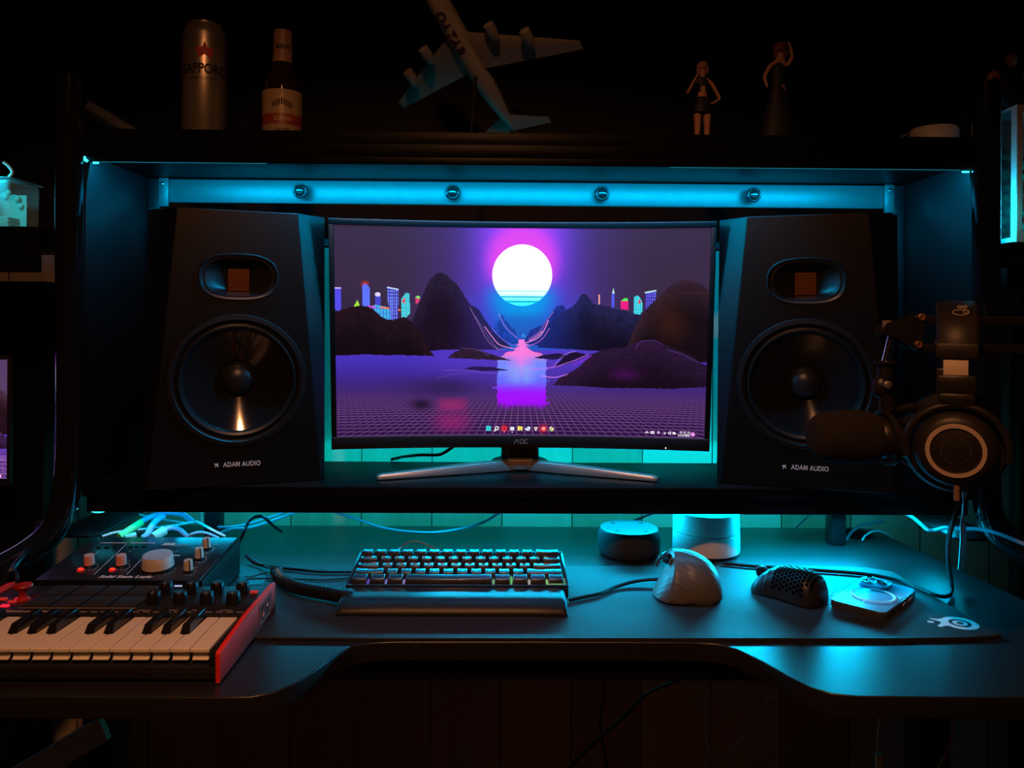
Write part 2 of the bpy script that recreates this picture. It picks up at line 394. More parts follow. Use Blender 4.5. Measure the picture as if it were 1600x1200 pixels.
# ================================================================== LOUDSPEAKERS
def speaker(lab, loc, rz, inner):
    """origin: bottom centre of the front face; front faces -y. inner=+1: the inner side is +x"""
    W, H, D = 0.125, 0.400, 0.30
    t = thing('studio_speaker', lab, 'loudspeaker', loc, rz, 'studio monitor loudspeakers')
    bm = new()
    ct, cb, dt, db = 0.042, 0.006, 0.032, 0.006          # chamfer widths / depths at top and bottom
    zt = H
    # front plate (with holes cut visually by rings), chamfers and body as one closed cabinet
    def V(*a): return bm.verts.new(a)
    fbl, fbr, ftr, ftl = V(-W + cb, 0, 0), V(W - cb, 0, 0), V(W - ct, 0, zt), V(-W + ct, 0, zt)
    cbl, cbr, ctr, ctl = V(-W, db, 0), V(W, db, 0), V(W, dt, zt), V(-W, dt, zt)
    bbl, bbr, btr, btl = V(-W, D, 0), V(W, D, 0), V(W, D, zt), V(-W, D, zt)
    for f in ((fbl, fbr, ftr, ftl), (fbr, cbr, ctr, ftr), (cbl, fbl, ftl, ctl), (cbr, bbr, btr, ctr), (bbl, cbl, ctl, btl),
              (bbr, bbl, btl, btr), (ftl, ftr, ctr, btr, btl, ctl), (cbl, bbl, bbr, cbr, fbr, fbl)): bm.faces.new(f)
    bmesh.ops.bevel(bm, geom=list(bm.edges), offset=0.0011, segments=2, profile=0.5, affect='EDGES')
    body = obj('cabinet', bm, M_SPK, t, smooth=25)
    # cut the woofer and tweeter openings for real
    cut = new(); lathe(cut, [(0.088, 0), (0.088, 0.08)], 64, T(0, -0.02, 0.152) @ RX(-90))
    c1 = obj('cutter', cut, None)
    def tw_outline(rx, rz_, n=64, p=2.6):
        return [(rx * math.copysign(abs(math.cos(a)) ** (2 / p), math.cos(a)), rz_ * math.copysign(abs(math.sin(a)) ** (2 / p), math.sin(a))) for a in [2 * math.pi * i / n for i in range(n)]]
    cut = new(); prism(cut, [(x, z + 0.303) for x, z in tw_outline(0.046, 0.028)], -0.02, 0.05, axis='Y'); c2 = obj('cutter', cut, None)
    dgx = None
    for c in (c1, c2):
        c.parent = t
        md = body.modifiers.new('cut', 'BOOLEAN'); md.object = c; md.operation = 'DIFFERENCE'; md.solver = 'EXACT'
    bpy.context.view_layer.update()
    me = bpy.data.meshes.new_from_object(body.evaluated_get(bpy.context.evaluated_depsgraph_get()))
    body.modifiers.clear(); body.data = me; bpy.data.objects.remove(c1); bpy.data.objects.remove(c2)
    for f in me.polygons: f.use_smooth = False
    A = T(0, 0, 0.152) @ RX(90)                         # +z of the lathe points out of the front (-y)
    # frame ring, surround and cone
    bm = new(); lathe(bm, [(0.0875, -0.02), (0.0875, 0.001), (0.089, 0.0028), (0.0955, 0.0024), (0.0968, 0.0004), (0.0968, -0.001), (0.0900, -0.001), (0.0850, -0.002), (0.0835, -0.02)], 72, A, cap=False); w_ring = obj('woofer_ring', bm, M_RUB, t)
    bm = new(); lathe(bm, [(0.0845, -0.004), (0.083, -0.001), (0.0795, 0.0008), (0.0760, -0.001), (0.0735, -0.006), (0.0735, -0.020), (0.0845, -0.020)], 72, A, cap=False); obj('woofer_surround', bm, M_RUB, t)
    bm = new(); lathe(bm, [(0.0742, -0.0065), (0.0235, -0.0300), (0.0235, -0.040)], 96, A, cap=False); obj('woofer_cone', bm, M_CONE, t)
    bm = new(); lathe(bm, [(0.0245, -0.0295), (0.0235, -0.0255), (0.019, -0.0195), (0.012, -0.0155), (0.005, -0.0138), (0, -0.0135)], 48, A); obj('dust_cap', bm, mat('dust_cap', (0.016, 0.016, 0.017), 0.35), t)
    # tweeter waveguide: oval flare with an off centre pleated copper element
    bm = new(); rings = []
    for rx, rz_, y, p in ((0.0555, 0.0345, -0.0002, 2.6), (0.054, 0.033, -0.0024, 2.6), (0.050, 0.030, -0.0012, 2.7), (0.0465, 0.0285, 0.003, 2.8), (0.036, 0.024, 0.012, 3.2), (0.024, 0.021, 0.020, 5.0), (0.0152, 0.0205, 0.024, 9.0)):
        rings.append([bm.verts.new((x, y, z + 0.303)) for x, z in tw_outline(rx, rz_, 64, p)])
    for a, b in zip(rings, rings[1:]):
        for i in range(64): bm.faces.new([a[i], a[(i + 1) % 64], b[(i + 1) % 64], b[i]])
    wg = obj('tweeter_waveguide', bm, mat('waveguide_satin', (0.014, 0.014, 0.015), 0.30), t)
    bm = new()
    for k in range(8):
        z = 0.303 - 0.0195 + k * 0.0049
        prism(bm, [(0.0225, z), (0.0225, z + 0.0046), (0.0262, z + 0.0023)], -0.0148, 0.0148, axis='X')
    obj('tweeter_ribbon', bm, mat('copper_pleats', (0.16, 0.055, 0.02), 0.45, metal=0.5), t)
    text('brand_print', 'ADAM AUDIO', 0.0098, M_PRINT, t, T(0.0065, -0.0007, 0.0302) @ RX(90), sx=0.80, bold=0.00022, space=1.05)
    bm = new()                                          # small swirled roundel left of the lettering
    for k in range(4):
        a0 = R(20 + k * 90); pts = [(-0.0285 + r * math.cos(a0 + r * 240), -0.0008, 0.0302 + r * math.sin(a0 + r * 240)) for r in (0.0006, 0.0016, 0.0026, 0.0034)]
        tube(bm, pts, lambda q: 0.0013 - 0.0006 * q, 6, 3)
    obj('brand_emblem', bm, M_PRINT, t, smooth=0)
    return t
LA = onZ(224, 700, zb_top); LA = O + ray(224, 600) / (CM.transposed() @ ray(224, 600)).z * -1.078
LC = math.radians(18.5)
la = Vector((LA.x, LA.y)); lc = la + 0.125 * Vector((math.cos(LC), math.sin(LC)))
speaker('matte black studio loudspeaker behind the audio interface, angled inward', (lc.x, lc.y, zb_top + 0.0006), LC, 1)
RA = O + ray(1407, 600) / (CM.transposed() @ ray(1407, 600)).z * -1.083
ra = Vector((RA.x, RA.y)); rc = ra + 0.125 * Vector((-math.cos(LC), math.sin(LC)))
speaker('matte black studio loudspeaker behind the microphone, angled inward', (rc.x, rc.y, zb_top + 0.0006), -LC, -1)

# ================================================================== WALLPAPER on the screens (each pixel of the panel is a face)
def seg_d(X, Y, x0, y0, x1, y1):
    dx, dy = x1 - x0, y1 - y0; t = np.clip(((X - x0) * dx + (Y - y0) * dy) / (dx * dx + dy * dy + 1e-9), 0, 1)
    return np.hypot(X - x0 - t * dx, Y - y0 - t * dy)
def inpoly(X, Y, P):
    ins = np.zeros(X.shape, bool); n = len(P)
    for i in range(n):
        x0, y0 = P[i]; x1, y1 = P[(i + 1) % n]
        if y0 == y1: continue
        c = ((y0 > Y) != (y1 > Y)) & (X < (x1 - x0) * (Y - y0) / (y1 - y0) + x0); ins ^= c
    return ins
FONT = {'0': '757557', '1': '262227', '2': '717447', '5': '747117', '3': '717117', '/': '112244', ':': '020020', 'P': '757444', 'M': '577755', ' ': '000000'}
def wallpaper(NX, NY):
    # picture coordinates: x 0..590, y 0..328 (the size the panel has in the photograph)
    X, Y = np.meshgrid((np.arange(NX) + .5) / NX * 590, (np.arange(NY) + .5) / NY * 328)
    X = X + 522; Y = Y + 354
    rng = np.random.RandomState(3)
    def fbm(s, seed, oct=4, sx=1.0):
        r = np.random.RandomState(seed); out = np.zeros(X.shape); a = 1.0
        for o in range(oct):
            g = r.rand(70, 140); fx = (X - 520) / s * sx; fy = (Y - 350) / s
            fx = np.clip(fx, 0, 136); fy = np.clip(fy, 0, 66); i = fx.astype(int); j = fy.astype(int); u = fx - i; v = fy - j
            u = u * u * (3 - 2 * u); v = v * v * (3 - 2 * v)
            out += a * ((g[j, i] * (1 - u) + g[j, i + 1] * u) * (1 - v) + (g[j + 1, i] * (1 - u) + g[j + 1, i + 1] * u) * v); a *= 0.5; s /= 2
        return out / 2
    def mix(A, B, t): return A * (1 - t[..., None]) + B * t[..., None]
    def c(*v): return np.array(v, float) * np.ones(X.shape + (3,))
    sm = lambda a, b, x: (lambda t: t * t * (3 - 2 * t))(np.clip((x - a) / (b - a), 0, 1))
    SX, SY, SR = 817, 427, 48
    dx = np.abs(X - SX)
    img = c(58, 40, 68)
    img = mix(img, c(72, 46, 128), 1 - sm(70, 215, dx)); img = mix(img, c(100, 66, 235), (1 - sm(25, 130, dx)) * 0.9)
    img = mix(img, c(165, 62, 255), (1 - sm(20, 95, np.hypot(X - SX, (Y - 385) * 0.7))))
    img = mix(img, c(235, 70, 240), (1 - sm(40, 72, np.hypot(X - SX, (Y - 405)))) * 0.85)
    low = sm(425, 500, Y)
    img = mix(img, c(52, 74, 205), (1 - sm(30, 140, dx)) * low * 0.9); img = mix(img, c(12, 150, 235), (1 - sm(28, 74, np.hypot((X - SX), (Y - 455)))) * sm(425, 465, Y)); img = mix(img, c(28, 96, 190), (1 - sm(10, 60, dx)) * sm(480, 500, Y) * .7)
    img = mix(img, c(40, 34, 62), sm(160, 290, dx) * low * 0.4)
    ds_ = np.hypot(X - SX, Y - SY)
    sun = mix(c(255, 255, 255) * 1.25, c(60, 250, 255) * 1.1, sm(444, 474, Y))
    img = mix(img, sun, 1 - sm(SR - 0.8, SR + 0.8, ds_))
    for y0, y1 in ((451, 452.2), (459.5, 461.6), (466.8, 470)):
        b = (Y > y0) & (Y < y1) & (ds_ < SR); img[b] = np.array([20, 190, 225.]) if y0 > 455 else np.array([90, 235, 240.])
    # neon towers
    def tower(P, col, stripe=None, w_=2.2):
        m = inpoly(X, Y, P); img[m] = col
        if stripe is not None:
            s = m & (((X % w_) < w_ * 0.42) | ((Y % (w_ * 1.6)) < 1)); img[s] = stripe
    tower([(522, 449), (531, 449), (531, 482), (528, 486), (522, 483)], (70, 90, 250), (90, 70, 230)); img[inpoly(X, Y, [(522, 449), (531, 449), (531, 451), (522, 451)])] = (210, 180, 255)
    tower([(551, 477), (554, 472), (556, 468), (559, 475), (560, 480), (551, 480)], (170, 230, 60))
    gl = np.exp(-((X - 568) ** 2 + (Y - 444) ** 2) / 22); img = mix(img, c(255, 60, 30), np.clip(gl * 0.9, 0, 1))
    tower([(563.5, 447), (566, 443), (570, 443), (575, 449), (575, 480), (563.5, 480)], (110, 130, 255), (90, 110, 250))
    tower([(583, 459), (592, 459), (592, 486), (583, 486)], (90, 90, 240), (50, 40, 150)); m = np.hypot(X - 587.5, (Y - 459) * 1.4) < 4.6; img[m] = (230, 210, 255)
    tower([(576, 478), (584, 475), (620, 482), (612, 498), (598, 498)], (70, 190, 235), (60, 130, 220), 5)
    img[seg_d(X, Y, 592, 479, 622, 483) < 1.2] = (255, 120, 40); img[seg_d(X, Y, 574, 478, 584, 479) < 1.5] = (200, 90, 230)
    tower([(602, 447), (620, 450), (619, 500), (609, 500), (603, 470)], (120, 140, 255), (55, 40, 150), 3.2); img[seg_d(X, Y, 603, 448, 619, 451) < 1] = (200, 220, 255)
    tower([(624, 466), (631, 456), (637, 457), (638, 488), (628, 498), (624, 494)], (90, 225, 225), (60, 180, 210), 3.4); tower([(625, 470), (630, 462), (630, 473)], (240, 60, 70))
    tower([(646, 464), (650, 460), (654, 463), (652, 470), (647, 474)], (220, 60, 120)); tower([(646, 463), (650, 460), (654, 462), (653, 465)], (120, 240, 120))
    img[seg_d(X, Y, 941, 457, 941, 471) < 0.9] = (255, 170, 150)
    tower([(961, 455), (963.5, 446), (965.5, 455), (965, 480), (961, 480)], (90, 110, 250), (70, 70, 220)); tower([(961.5, 455), (963.5, 446), (965.3, 455)], (190, 240, 220))
    tower([(975, 467), (980, 463), (987, 464), (988, 480), (976, 479)], (240, 30, 130)); tower([(976, 466), (981, 462), (986, 462), (987, 466)], (90, 240, 90))
    tower([(996, 460), (1002, 457), (1007, 463), (1010, 470), (1010, 482), (1001, 495), (996, 490)], (80, 225, 235), (50, 190, 220), 3.4); tower([(1003, 463), (1008, 467), (1004, 472)], (240, 50, 80))
    tower([(1014, 453), (1031, 449), (1030, 466), (1014, 481)], (110, 110, 250), (60, 40, 160), 3.0); img[seg_d(X, Y, 1014, 453, 1030, 450) < 1.1] = (190, 240, 240)
    # water
    hor = 545
    wy = Y > hor; f = sm(545, 640, Y)
    wat = mix(c(72, 50, 190), c(48, 20, 78), f); wat = mix(wat, c(40, 12, 60), sm(620, 682, Y) * 0.6); wat = mix(wat, c(92, 60, 200), (1 - sm(60, 200, dx)) * (1 - f) * .6)
    img[wy] = wat[wy]
    # floor grid running to the vanishing point under the sun
    vx, vy = 817.0, 541.0; gm = wy
    q = (X - vx) / np.maximum(Y - vy, .5); qs = q / 0.096 + 0.5; dq = np.abs(qs - np.round(qs)) * 0.096 * np.maximum(Y - vy, .5)
    line = np.clip(1.1 - dq, 0, 1) * sm(572, 655, Y)
    dep = 140.0 / np.maximum(Y - vy, .5); hs = dep * 21.0; dh = np.abs(hs - np.round(hs)) / (140.0 * 21.0 / np.maximum(Y - vy, .5) ** 2)
    line = np.maximum(line, np.clip(1.0 - dh, 0, 1) * sm(590, 650, Y))
    line = np.where(gm, line, 0) * 0.5; img = mix(img, c(205, 150, 205), np.clip(line, 0, 1))
    # reflections
    def blob(cx, cy, rx, ry, col, a=1.0, p=2):
        g = np.exp(-((np.abs(X - cx) / rx) ** p + (np.abs(Y - cy) / ry) ** p)); return mix(img, c(*col), np.clip(g * a, 0, 1) * wy)
    img = blob(705, 632, 24, 11, (150, 40, 105), .85, 4); img = blob(705, 660, 30, 16, (150, 32, 105), .7, 3); img = blob(655, 632, 14, 8, (24, 10, 30), .8); img = blob(690, 605, 55, 15, (42, 26, 70), .7)
    hw = 38 + 12 * fbm(3.2, 11, 2) - 6 * fbm(14, 5, 2); t_ = sm(540, 556, Y)
    edge = 14 + 32 * sm(538, 562, Y) + (hw - 44) * 0.9 - 6 * np.where(X < SX, fbm(4, 77, 2, 0.1), 0)
    refl = mix(c(255, 120, 205), c(120, 140, 255), sm(548, 566, Y)); refl = mix(refl, c(105, 110, 255), sm(575, 596, Y)); refl = mix(refl, c(165, 15, 255), sm(592, 618, Y))
    refl = mix(refl, c(255, 130, 235), np.clip(1 - dx / 26, 0, 1) * (1 - sm(560, 600, Y)) * .8)
    refl = mix(refl, c(140, 170, 255), np.clip(1 - np.abs(dx - 8) / 22, 0, 1) * sm(565, 575, Y) * (1 - sm(590, 606, Y)) * .7)
    am = (1 - sm(edge - 3, edge + 1.5, dx + (fbm(5, 22, 3, 0.2) - .5) * 16)) * (Y > 528) * (1 - sm(626, 641, Y + (fbm(6, 9, 2) - .5) * 8))
    img = mix(img, refl, am * 0.97)
    # hills
    def ridge(P, col1, col2, seed, rough=5, glow_=None):
        xs = [p[0] for p in P]; ys = [p[1] for p in P]
        top = np.interp(X, xs, ys) + (fbm(9, seed, 4) - 0.47) * rough
        base = np.interp(X, [xs[0], xs[-1]], [ys[0], ys[-1]])
        m = (X >= xs[0]) & (X <= xs[-1]) & (Y > top)
        return m, top
    def paint(P, bottom, ca, cb, seed, rough=5, y1=560, light=None):
        nonlocal img
        m, top = ridge(P, None, None, seed, rough); xs = [p[0] for p in bottom]; ys = [p[1] for p in bottom]
        m &= (Y < np.interp(X, xs, ys) + (fbm(6, seed + 40, 2) - .5) * 2)
        n = fbm(4, seed + 9, 3); col = mix(c(*ca), c(*cb), sm(0, 60, Y - top)); col = col * (0.75 + 0.5 * n)[..., None]
        if light: col = mix(col, c(*light[0]), (1 - sm(light[1], light[2], dx)) * 0.75)
        img[m] = col[m]
    paint([(760, 528), (778, 500), (785, 488), (792, 500), (800, 508), (806, 512), (812, 530)], [(760, 541), (812, 535)], (28, 70, 170), (25, 50, 160), 3, 3)
    paint([(822, 528), (832, 512), (850, 506), (862, 490), (874, 474), (884, 473), (900, 500), (930, 545)], [(822, 535), (930, 545)], (34, 50, 150), (26, 24, 90), 4, 3)
    paint([(720, 480), (736, 474), (748, 482), (760, 500), (775, 520), (800, 541)], [(720, 545), (800, 542)], (40, 36, 95), (30, 20, 70), 5, 3)
    paint([(620, 548), (640, 500), (655, 466), (668, 436), (682, 424), (692, 424), (702, 434), (712, 440), (726, 462), (742, 486), (758, 515), (772, 536), (788, 546)], [(620, 552), (690, 545), (788, 545)], (40, 24, 52), (26, 10, 30), 6, 5, light=((46, 30, 100), 60, 130))
    paint([(522, 488), (530, 484), (545, 480), (560, 476), (572, 478), (585, 488), (600, 498), (612, 499), (628, 494), (640, 500), (656, 520), (668, 545), (678, 556)], [(522, 555), (560, 553), (678, 555)], (34, 14, 24), (18, 6, 14), 7, 4)
    paint([(842, 543), (856, 512), (880, 486), (898, 476), (907, 466), (914, 455), (921, 456), (932, 470), (950, 474), (975, 480), (1000, 486), (1030, 500), (1060, 545)], [(842, 541), (960, 546), (1060, 548)], (38, 34, 80), (20, 10, 34), 8, 4, light=((24, 40, 130), 30, 130))
    paint([(985, 545), (1000, 504), (1018, 476), (1040, 455), (1056, 440), (1068, 434), (1085, 436), (1098, 440), (1112, 450)], [(985, 560), (1112, 562)], (50, 28, 40), (22, 8, 16), 9, 4)
    g = np.exp(-(((X - 1055) / 26) ** 2 + ((Y - 500) / 30) ** 2)); img = mix(img, c(80, 34, 12), g * .5)
    paint([(868, 600), (880, 588), (905, 575), (930, 552), (945, 544), (965, 540), (985, 538), (1010, 528), (1030, 528), (1060, 540), (1085, 550), (1112, 566)], [(868, 601), (960, 604), (1060, 604), (1112, 600)], (42, 20, 52), (24, 8, 24), 12, 4)
    g = np.exp(-(((X - 985) / 24) ** 2 + ((Y - 582) / 10) ** 2)); img = mix(img, c(76, 14, 92), g * .7)
    paint([(698, 558), (708, 548), (728, 541), (746, 544), (764, 551), (800, 561)], [(698, 558), (740, 560), (800, 562)], (46, 26, 48), (28, 12, 34), 13, 2)
    paint([(723, 575), (740, 571), (770, 572), (795, 577)], [(723, 576), (760, 579), (795, 578)], (40, 24, 80), (30, 16, 50), 14, 1)
    paint([(870, 572), (882, 560), (895, 549), (905, 547), (925, 551), (936, 548)], [(870, 573), (895, 566), (936, 549)], (30, 14, 50), (20, 6, 30), 15, 1)
    paint([(838, 557), (855, 552), (875, 549), (890, 552)], [(838, 558), (870, 560), (890, 557)], (36, 24, 70), (36, 18, 60), 16, 1)
    # glowing folds on the slopes
    def curve(P, col, w_, a=1.0):
        nonlocal img
        P = [(v.x, v.y) for v in spline([(x, y, 0) for x, y in P], 6)]; d = np.full(X.shape, 1e3)
        for p, q_ in zip(P, P[1:]): d = np.minimum(d, seg_d(X, Y, *p, *q_))
        img = mix(img, c(*col), np.clip(1.25 - d / w_, 0, 1) * a)
    pk = (255, 150, 225)
    curve([(780, 488), (787, 503), (797, 515), (810, 526)], (190, 150, 255), .8, .8); curve([(733, 478), (745, 500), (762, 530), (781, 546)], (190, 150, 210), .6, .7)
    curve([(757, 508), (770, 525), (782, 537), (806, 543)], pk, 1.0, .9); curve([(742, 492), (760, 520), (776, 540), (788, 545)], (150, 120, 210), .6, .7); curve([(770, 512), (785, 527), (800, 536), (812, 538)], (150, 120, 240), .7, .8)
    curve([(868, 484), (856, 500), (846, 515), (828, 528)], (200, 120, 225), .7, .8); curve([(860, 498), (852, 515), (842, 526), (822, 534)], pk, 1.1, .95); curve([(850, 515), (842, 522), (830, 530)], pk, 1.0, .9)
    curve([(862, 510), (852, 525), (842, 533), (824, 540)], (235, 110, 235), .8, .8); curve([(818, 523), (820, 520), (822, 524)], (60, 160, 230), 1.6, .8)
    curve([(925, 551), (905, 560), (888, 566), (868, 572), (832, 576)], (200, 110, 240), 1.0, .9); curve([(905, 546), (890, 550), (878, 560), (870, 570)], (190, 140, 225), .6, .8); curve([(892, 583), (872, 588), (850, 586)], (230, 140, 255), 1.0, .8)
    curve([(930, 553), (918, 560), (900, 568)], (150, 40, 210), 1.4, .8); curve([(1000, 541), (1010, 530), (1030, 528), (1042, 534)], (110, 60, 160), .7, .7); curve([(1050, 542), (1075, 550), (1100, 562)], (110, 80, 150), .6, .6)
    curve([(720, 542), (745, 545), (764, 554)], (130, 100, 160), .5, .6); curve([(680, 590), (710, 583), (750, 581), (775, 584)], (130, 80, 190), .5, .5); curve([(690, 577), (730, 578), (790, 583)], (160, 120, 240), .6, .4)
    # task bar icons and clock
    def disc(x, y, r, col, a=1.0):
        nonlocal img
        img = mix(img, c(*col), np.clip(r + .5 - np.hypot(X - x, Y - y), 0, 1) * a)
    def rect(x0, y0, x1, y1, col): img[(X > x0) & (X < x1) & (Y > y0) & (Y < y1)] = col
    ty = 671
    rect(760.5, 667, 768.3, 675, (60, 215, 225)); rect(764, 667, 764.8, 675, (40, 170, 190)); rect(760.5, 670.6, 768.3, 671.4, (40, 170, 190))
    disc(778, 670.5, 3.4, (250, 250, 255)); disc(778, 670.5, 1.7, (60, 30, 70)); img[seg_d(X, Y, 776, 673, 774, 675) < 1.0] = (250, 250, 255)
    g = np.exp(-((X - 790) ** 2 + (Y - ty) ** 2) / 40); img = mix(img, c(200, 20, 40), g * .7); disc(790, 671, 4.3, (235, 60, 80)); disc(790, 671, 2.2, (170, 10, 30)); disc(790, 676.5, .9, (240, 200, 240))
    rect(799.7, 668, 806, 674, (235, 225, 250)); rect(802, 676, 804, 677.4, (230, 220, 240))
    rect(812, 667.5, 820, 674, (250, 230, 110)); rect(812, 667, 815, 668.5, (250, 200, 60)); rect(815.5, 671, 817, 674, (120, 150, 60))
    disc(829, 671, 3.8, (190, 205, 240)); disc(831, 669.8, 1.6, (250, 250, 255)); img[seg_d(X, Y, 825, 671.5, 828, 673) < 1] = (255, 255, 255); disc(826, 668.5, 1.6, (60, 30, 80))
    img[inpoly(X, Y, [(839, 668), (844.5, 668), (844, 672), (841.8, 675), (839.5, 672)])] = (240, 230, 220); disc(841.8, 670.8, 1.1, (190, 130, 110))
    g = np.exp(-((X - 854) ** 2 + (Y - ty) ** 2) / 40); img = mix(img, c(255, 30, 50), g * .8); disc(854.5, 671, 4, (255, 90, 90)); rect(852.5, 670, 856.5, 672, (255, 220, 200))
    disc(867.5, 671, 3.8, (240, 240, 220)); disc(865.5, 673, 1.6, (90, 190, 90)); disc(869, 673, 1.7, (240, 210, 80)); disc(866.5, 670.6, 1.2, (230, 90, 60)); disc(869.5, 668.5, 1.3, (60, 30, 70))
    for p in (((1020, 675), (1022, 673), (1024, 675)),):
        for a_, b_ in zip(p, p[1:]): img[seg_d(X, Y, *a_, *b_) < .8] = (245, 235, 250)
    rect(1027.8, 672, 1033.6, 676, (245, 235, 250)); rect(1029.3, 673.3, 1032.2, 674.6, (190, 150, 200)); disc(1040.3, 674.3, 1.9, (240, 190, 245)); disc(1040.3, 672.4, 1.1, (240, 190, 245))
    disc(1050, 675, 1.7, (240, 225, 245)); img[inpoly(X, Y, [(1054.5, 674), (1057.5, 672), (1057.5, 676.5)])] = (250, 240, 250); img[(np.abs(np.hypot(X - 1057, Y - 674.3) - 2.6) < .6) & (X > 1058)] = (250, 240, 250)
    rect(1062.5, 672.3, 1067, 676.5, (245, 235, 245)); disc(1066, 675, 1.8, (245, 235, 245)); disc(1094, 675.5, 3.4, (240, 150, 235))
    def word(s, x, y, px_, col):
        nonlocal img
        for ch in s:
            g_ = FONT.get(ch, '777777')
            for r_ in range(6):
                b_ = int(g_[r_])
                for k in range(3):
                    if b_ & (4 >> k): img[(X >= x + k * px_) & (X < x + (k + 1) * px_) & (Y >= y + r_ * px_ * .8) & (Y < y + (r_ + 1) * px_ * .8)] = col
            x += 4 * px_ * .78
        return x
    word('12:51 PM', 1073.5, 671.2, 0.66, (245, 235, 250)); word('1/23/2022', 1071, 675.6, 0.66, (245, 235, 250))
    img = np.clip(img / 255.0, 0, 2.0)
    return np.where(img <= 0.04045, img / 12.92, ((img + 0.055) / 1.055) ** 2.4)

def pixel_panel(name, parent, NX, NY, f, strength, crop=(0, 1), mname='screen_picture'):
    """a fine quad grid; f(u,v) -> local xyz with u left..right and v top..bottom"""
    uu = np.linspace(0, 1, NX + 1); vv = np.linspace(0, 1, NY + 1)
    U, V = np.meshgrid(uu, vv); co = np.stack(f(U, V), -1).reshape(-1, 3)
    idx = np.arange((NX + 1) * (NY + 1)).reshape(NY + 1, NX + 1)
    q = np.stack([idx[1:, :-1], idx[1:, 1:], idx[:-1, 1:], idx[:-1, :-1]], -1).reshape(-1, 4)
    me = bpy.data.meshes.new(name); me.vertices.add(len(co)); me.vertices.foreach_set('co', co.astype(np.float32).ravel())
    me.loops.add(q.size); me.loops.foreach_set('vertex_index', q.astype(np.int32).ravel())
    me.polygons.add(len(q)); me.polygons.foreach_set('loop_start', np.arange(0, q.size, 4, dtype=np.int32)); me.update(calc_edges=True)
    full = wallpaper(int(NX / (crop[1] - crop[0])), NY); i0 = int(crop[0] * full.shape[1]); im = full[:, i0:i0 + NX]
    rgba = np.concatenate([im, np.ones(im.shape[:2] + (1,))], -1).reshape(-1, 4).astype(np.float32)
    a = me.color_attributes.new('picture', 'FLOAT_COLOR', 'CORNER'); a.data.foreach_set('color', np.repeat(rgba, 4, 0).ravel())
    m = bpy.data.materials.new(mname); m.use_nodes = True; nt = m.node_tree; b = nt.nodes['Principled BSDF']
    ca = nt.nodes.new('ShaderNodeVertexColor'); ca.layer_name = 'picture'; nt.links.new(ca.outputs['Color'], b.inputs['Emission Color'])
    b.inputs['Emission Strength'].default_value = strength; b.inputs['Base Color'].default_value = (0.003, 0.003, 0.003, 1); b.inputs['Roughness'].default_value = 0.45; b.inputs['Specular IOR Level'].default_value = 0.1
    return link(name, me, m, parent, smooth=0)

# ================================================================== MONITOR
mo = thing('curved_monitor', 'curved black monitor showing a neon sunset over mountains and a grid', 'monitor', (0.030, 1.229, zb_top + 0.0006))
TILT = R(5.6); MH, MW, RC = 0.357, 0.590, 1.5
zb = 0.0395                                             # bottom of the panel above the board
def mpt(x, y, z):                                      # flat panel coords -> curved and tilted; y<0 is toward the viewer
    yy = y - x * x / (2 * RC) ; return (x, yy * math.cos(TILT) - z * math.sin(TILT), zb + z * math.cos(TILT) + yy * math.sin(TILT) * 0.0)
def curved_box(name, x0, x1, y0, y1, z0, z1, m, parent, n=24, bev=0.0015):
    bm = new(); vs = []
    secs = []
    for i in range(n + 1):
        x = x0 + (x1 - x0) * i / n
        secs.append([bm.verts.new(mpt(x, a, b)) for a, b in ((y0, z0), (y1, z0), (y1, z1), (y0, z1))])
    for a, b in zip(secs, secs[1:]):
        for k in range(4): bm.faces.new([a[k], a[(k + 1) % 4], b[(k + 1) % 4], b[k]])
    bm.faces.new(secs[0]); bm.faces.new(secs[-1])
    bmesh.ops.recalc_face_normals(bm, faces=bm.faces)
    es = [e for e in bm.edges if e.calc_face_angle(0) > 0.6]
    if bev: bmesh.ops.bevel(bm, geom=es, offset=bev, segments=2, profile=0.5, affect='EDGES')
    return obj(name, bm, m, parent)
hx = MW / 2
curved_box('back_housing', -hx, hx, 0.001, 0.022, 0, MH, M_BLK, mo)
# thin frame: top, sides and the deeper chin
M_BEZ = mat('bezel_black', (0.006, 0.006, 0.007), 0.3); M_EDGE = mat('bezel_edge', (0.10, 0.10, 0.105), 0.35)
curved_box('bezel', -hx, hx, -0.001, 0.0008, MH - 0.0085, MH, M_BEZ, mo, bev=0.0004)
curved_box('bezel', -hx, -hx + 0.0075, -0.001, 0.0008, 0.0188, MH - 0.0086, M_BEZ, mo, n=1, bev=0.0003)
curved_box('bezel', hx - 0.0075, hx, -0.001, 0.0008, 0.0188, MH - 0.0086, M_BEZ, mo, n=1, bev=0.0003)
chin = curved_box('chin', -hx, hx, -0.0025, 0.0008, 0, 0.0185, mat('chin_black', (0.014, 0.014, 0.015), 0.4), mo, bev=0.0006)
curved_box('trim_line', -hx, hx, -0.0022, 0.0, 0.01852, 0.0193, M_EDGE, mo, bev=0)
curved_box('trim_line', -hx, hx, -0.0010, 0.0006, MH + 0.0001, MH + 0.0008, M_EDGE, mo, bev=0)
sx0, sx1, sz0, sz1 = -hx + 0.0078, hx - 0.0078, 0.0196, MH - 0.0088
def fscr(U, V):
    x = sx0 + (sx1 - sx0) * U; z = sz1 + (sz0 - sz1) * V; y = 0.0004 - x * x / (2 * RC)
    return x, y * math.cos(TILT) - z * math.sin(TILT), zb + z * math.cos(TILT)
pixel_panel('screen', mo, 820, 456, fscr, 1.0)
def on_chin(x, z, d=0.0030): return T(*mpt(x, -d, z)) @ RX(90)
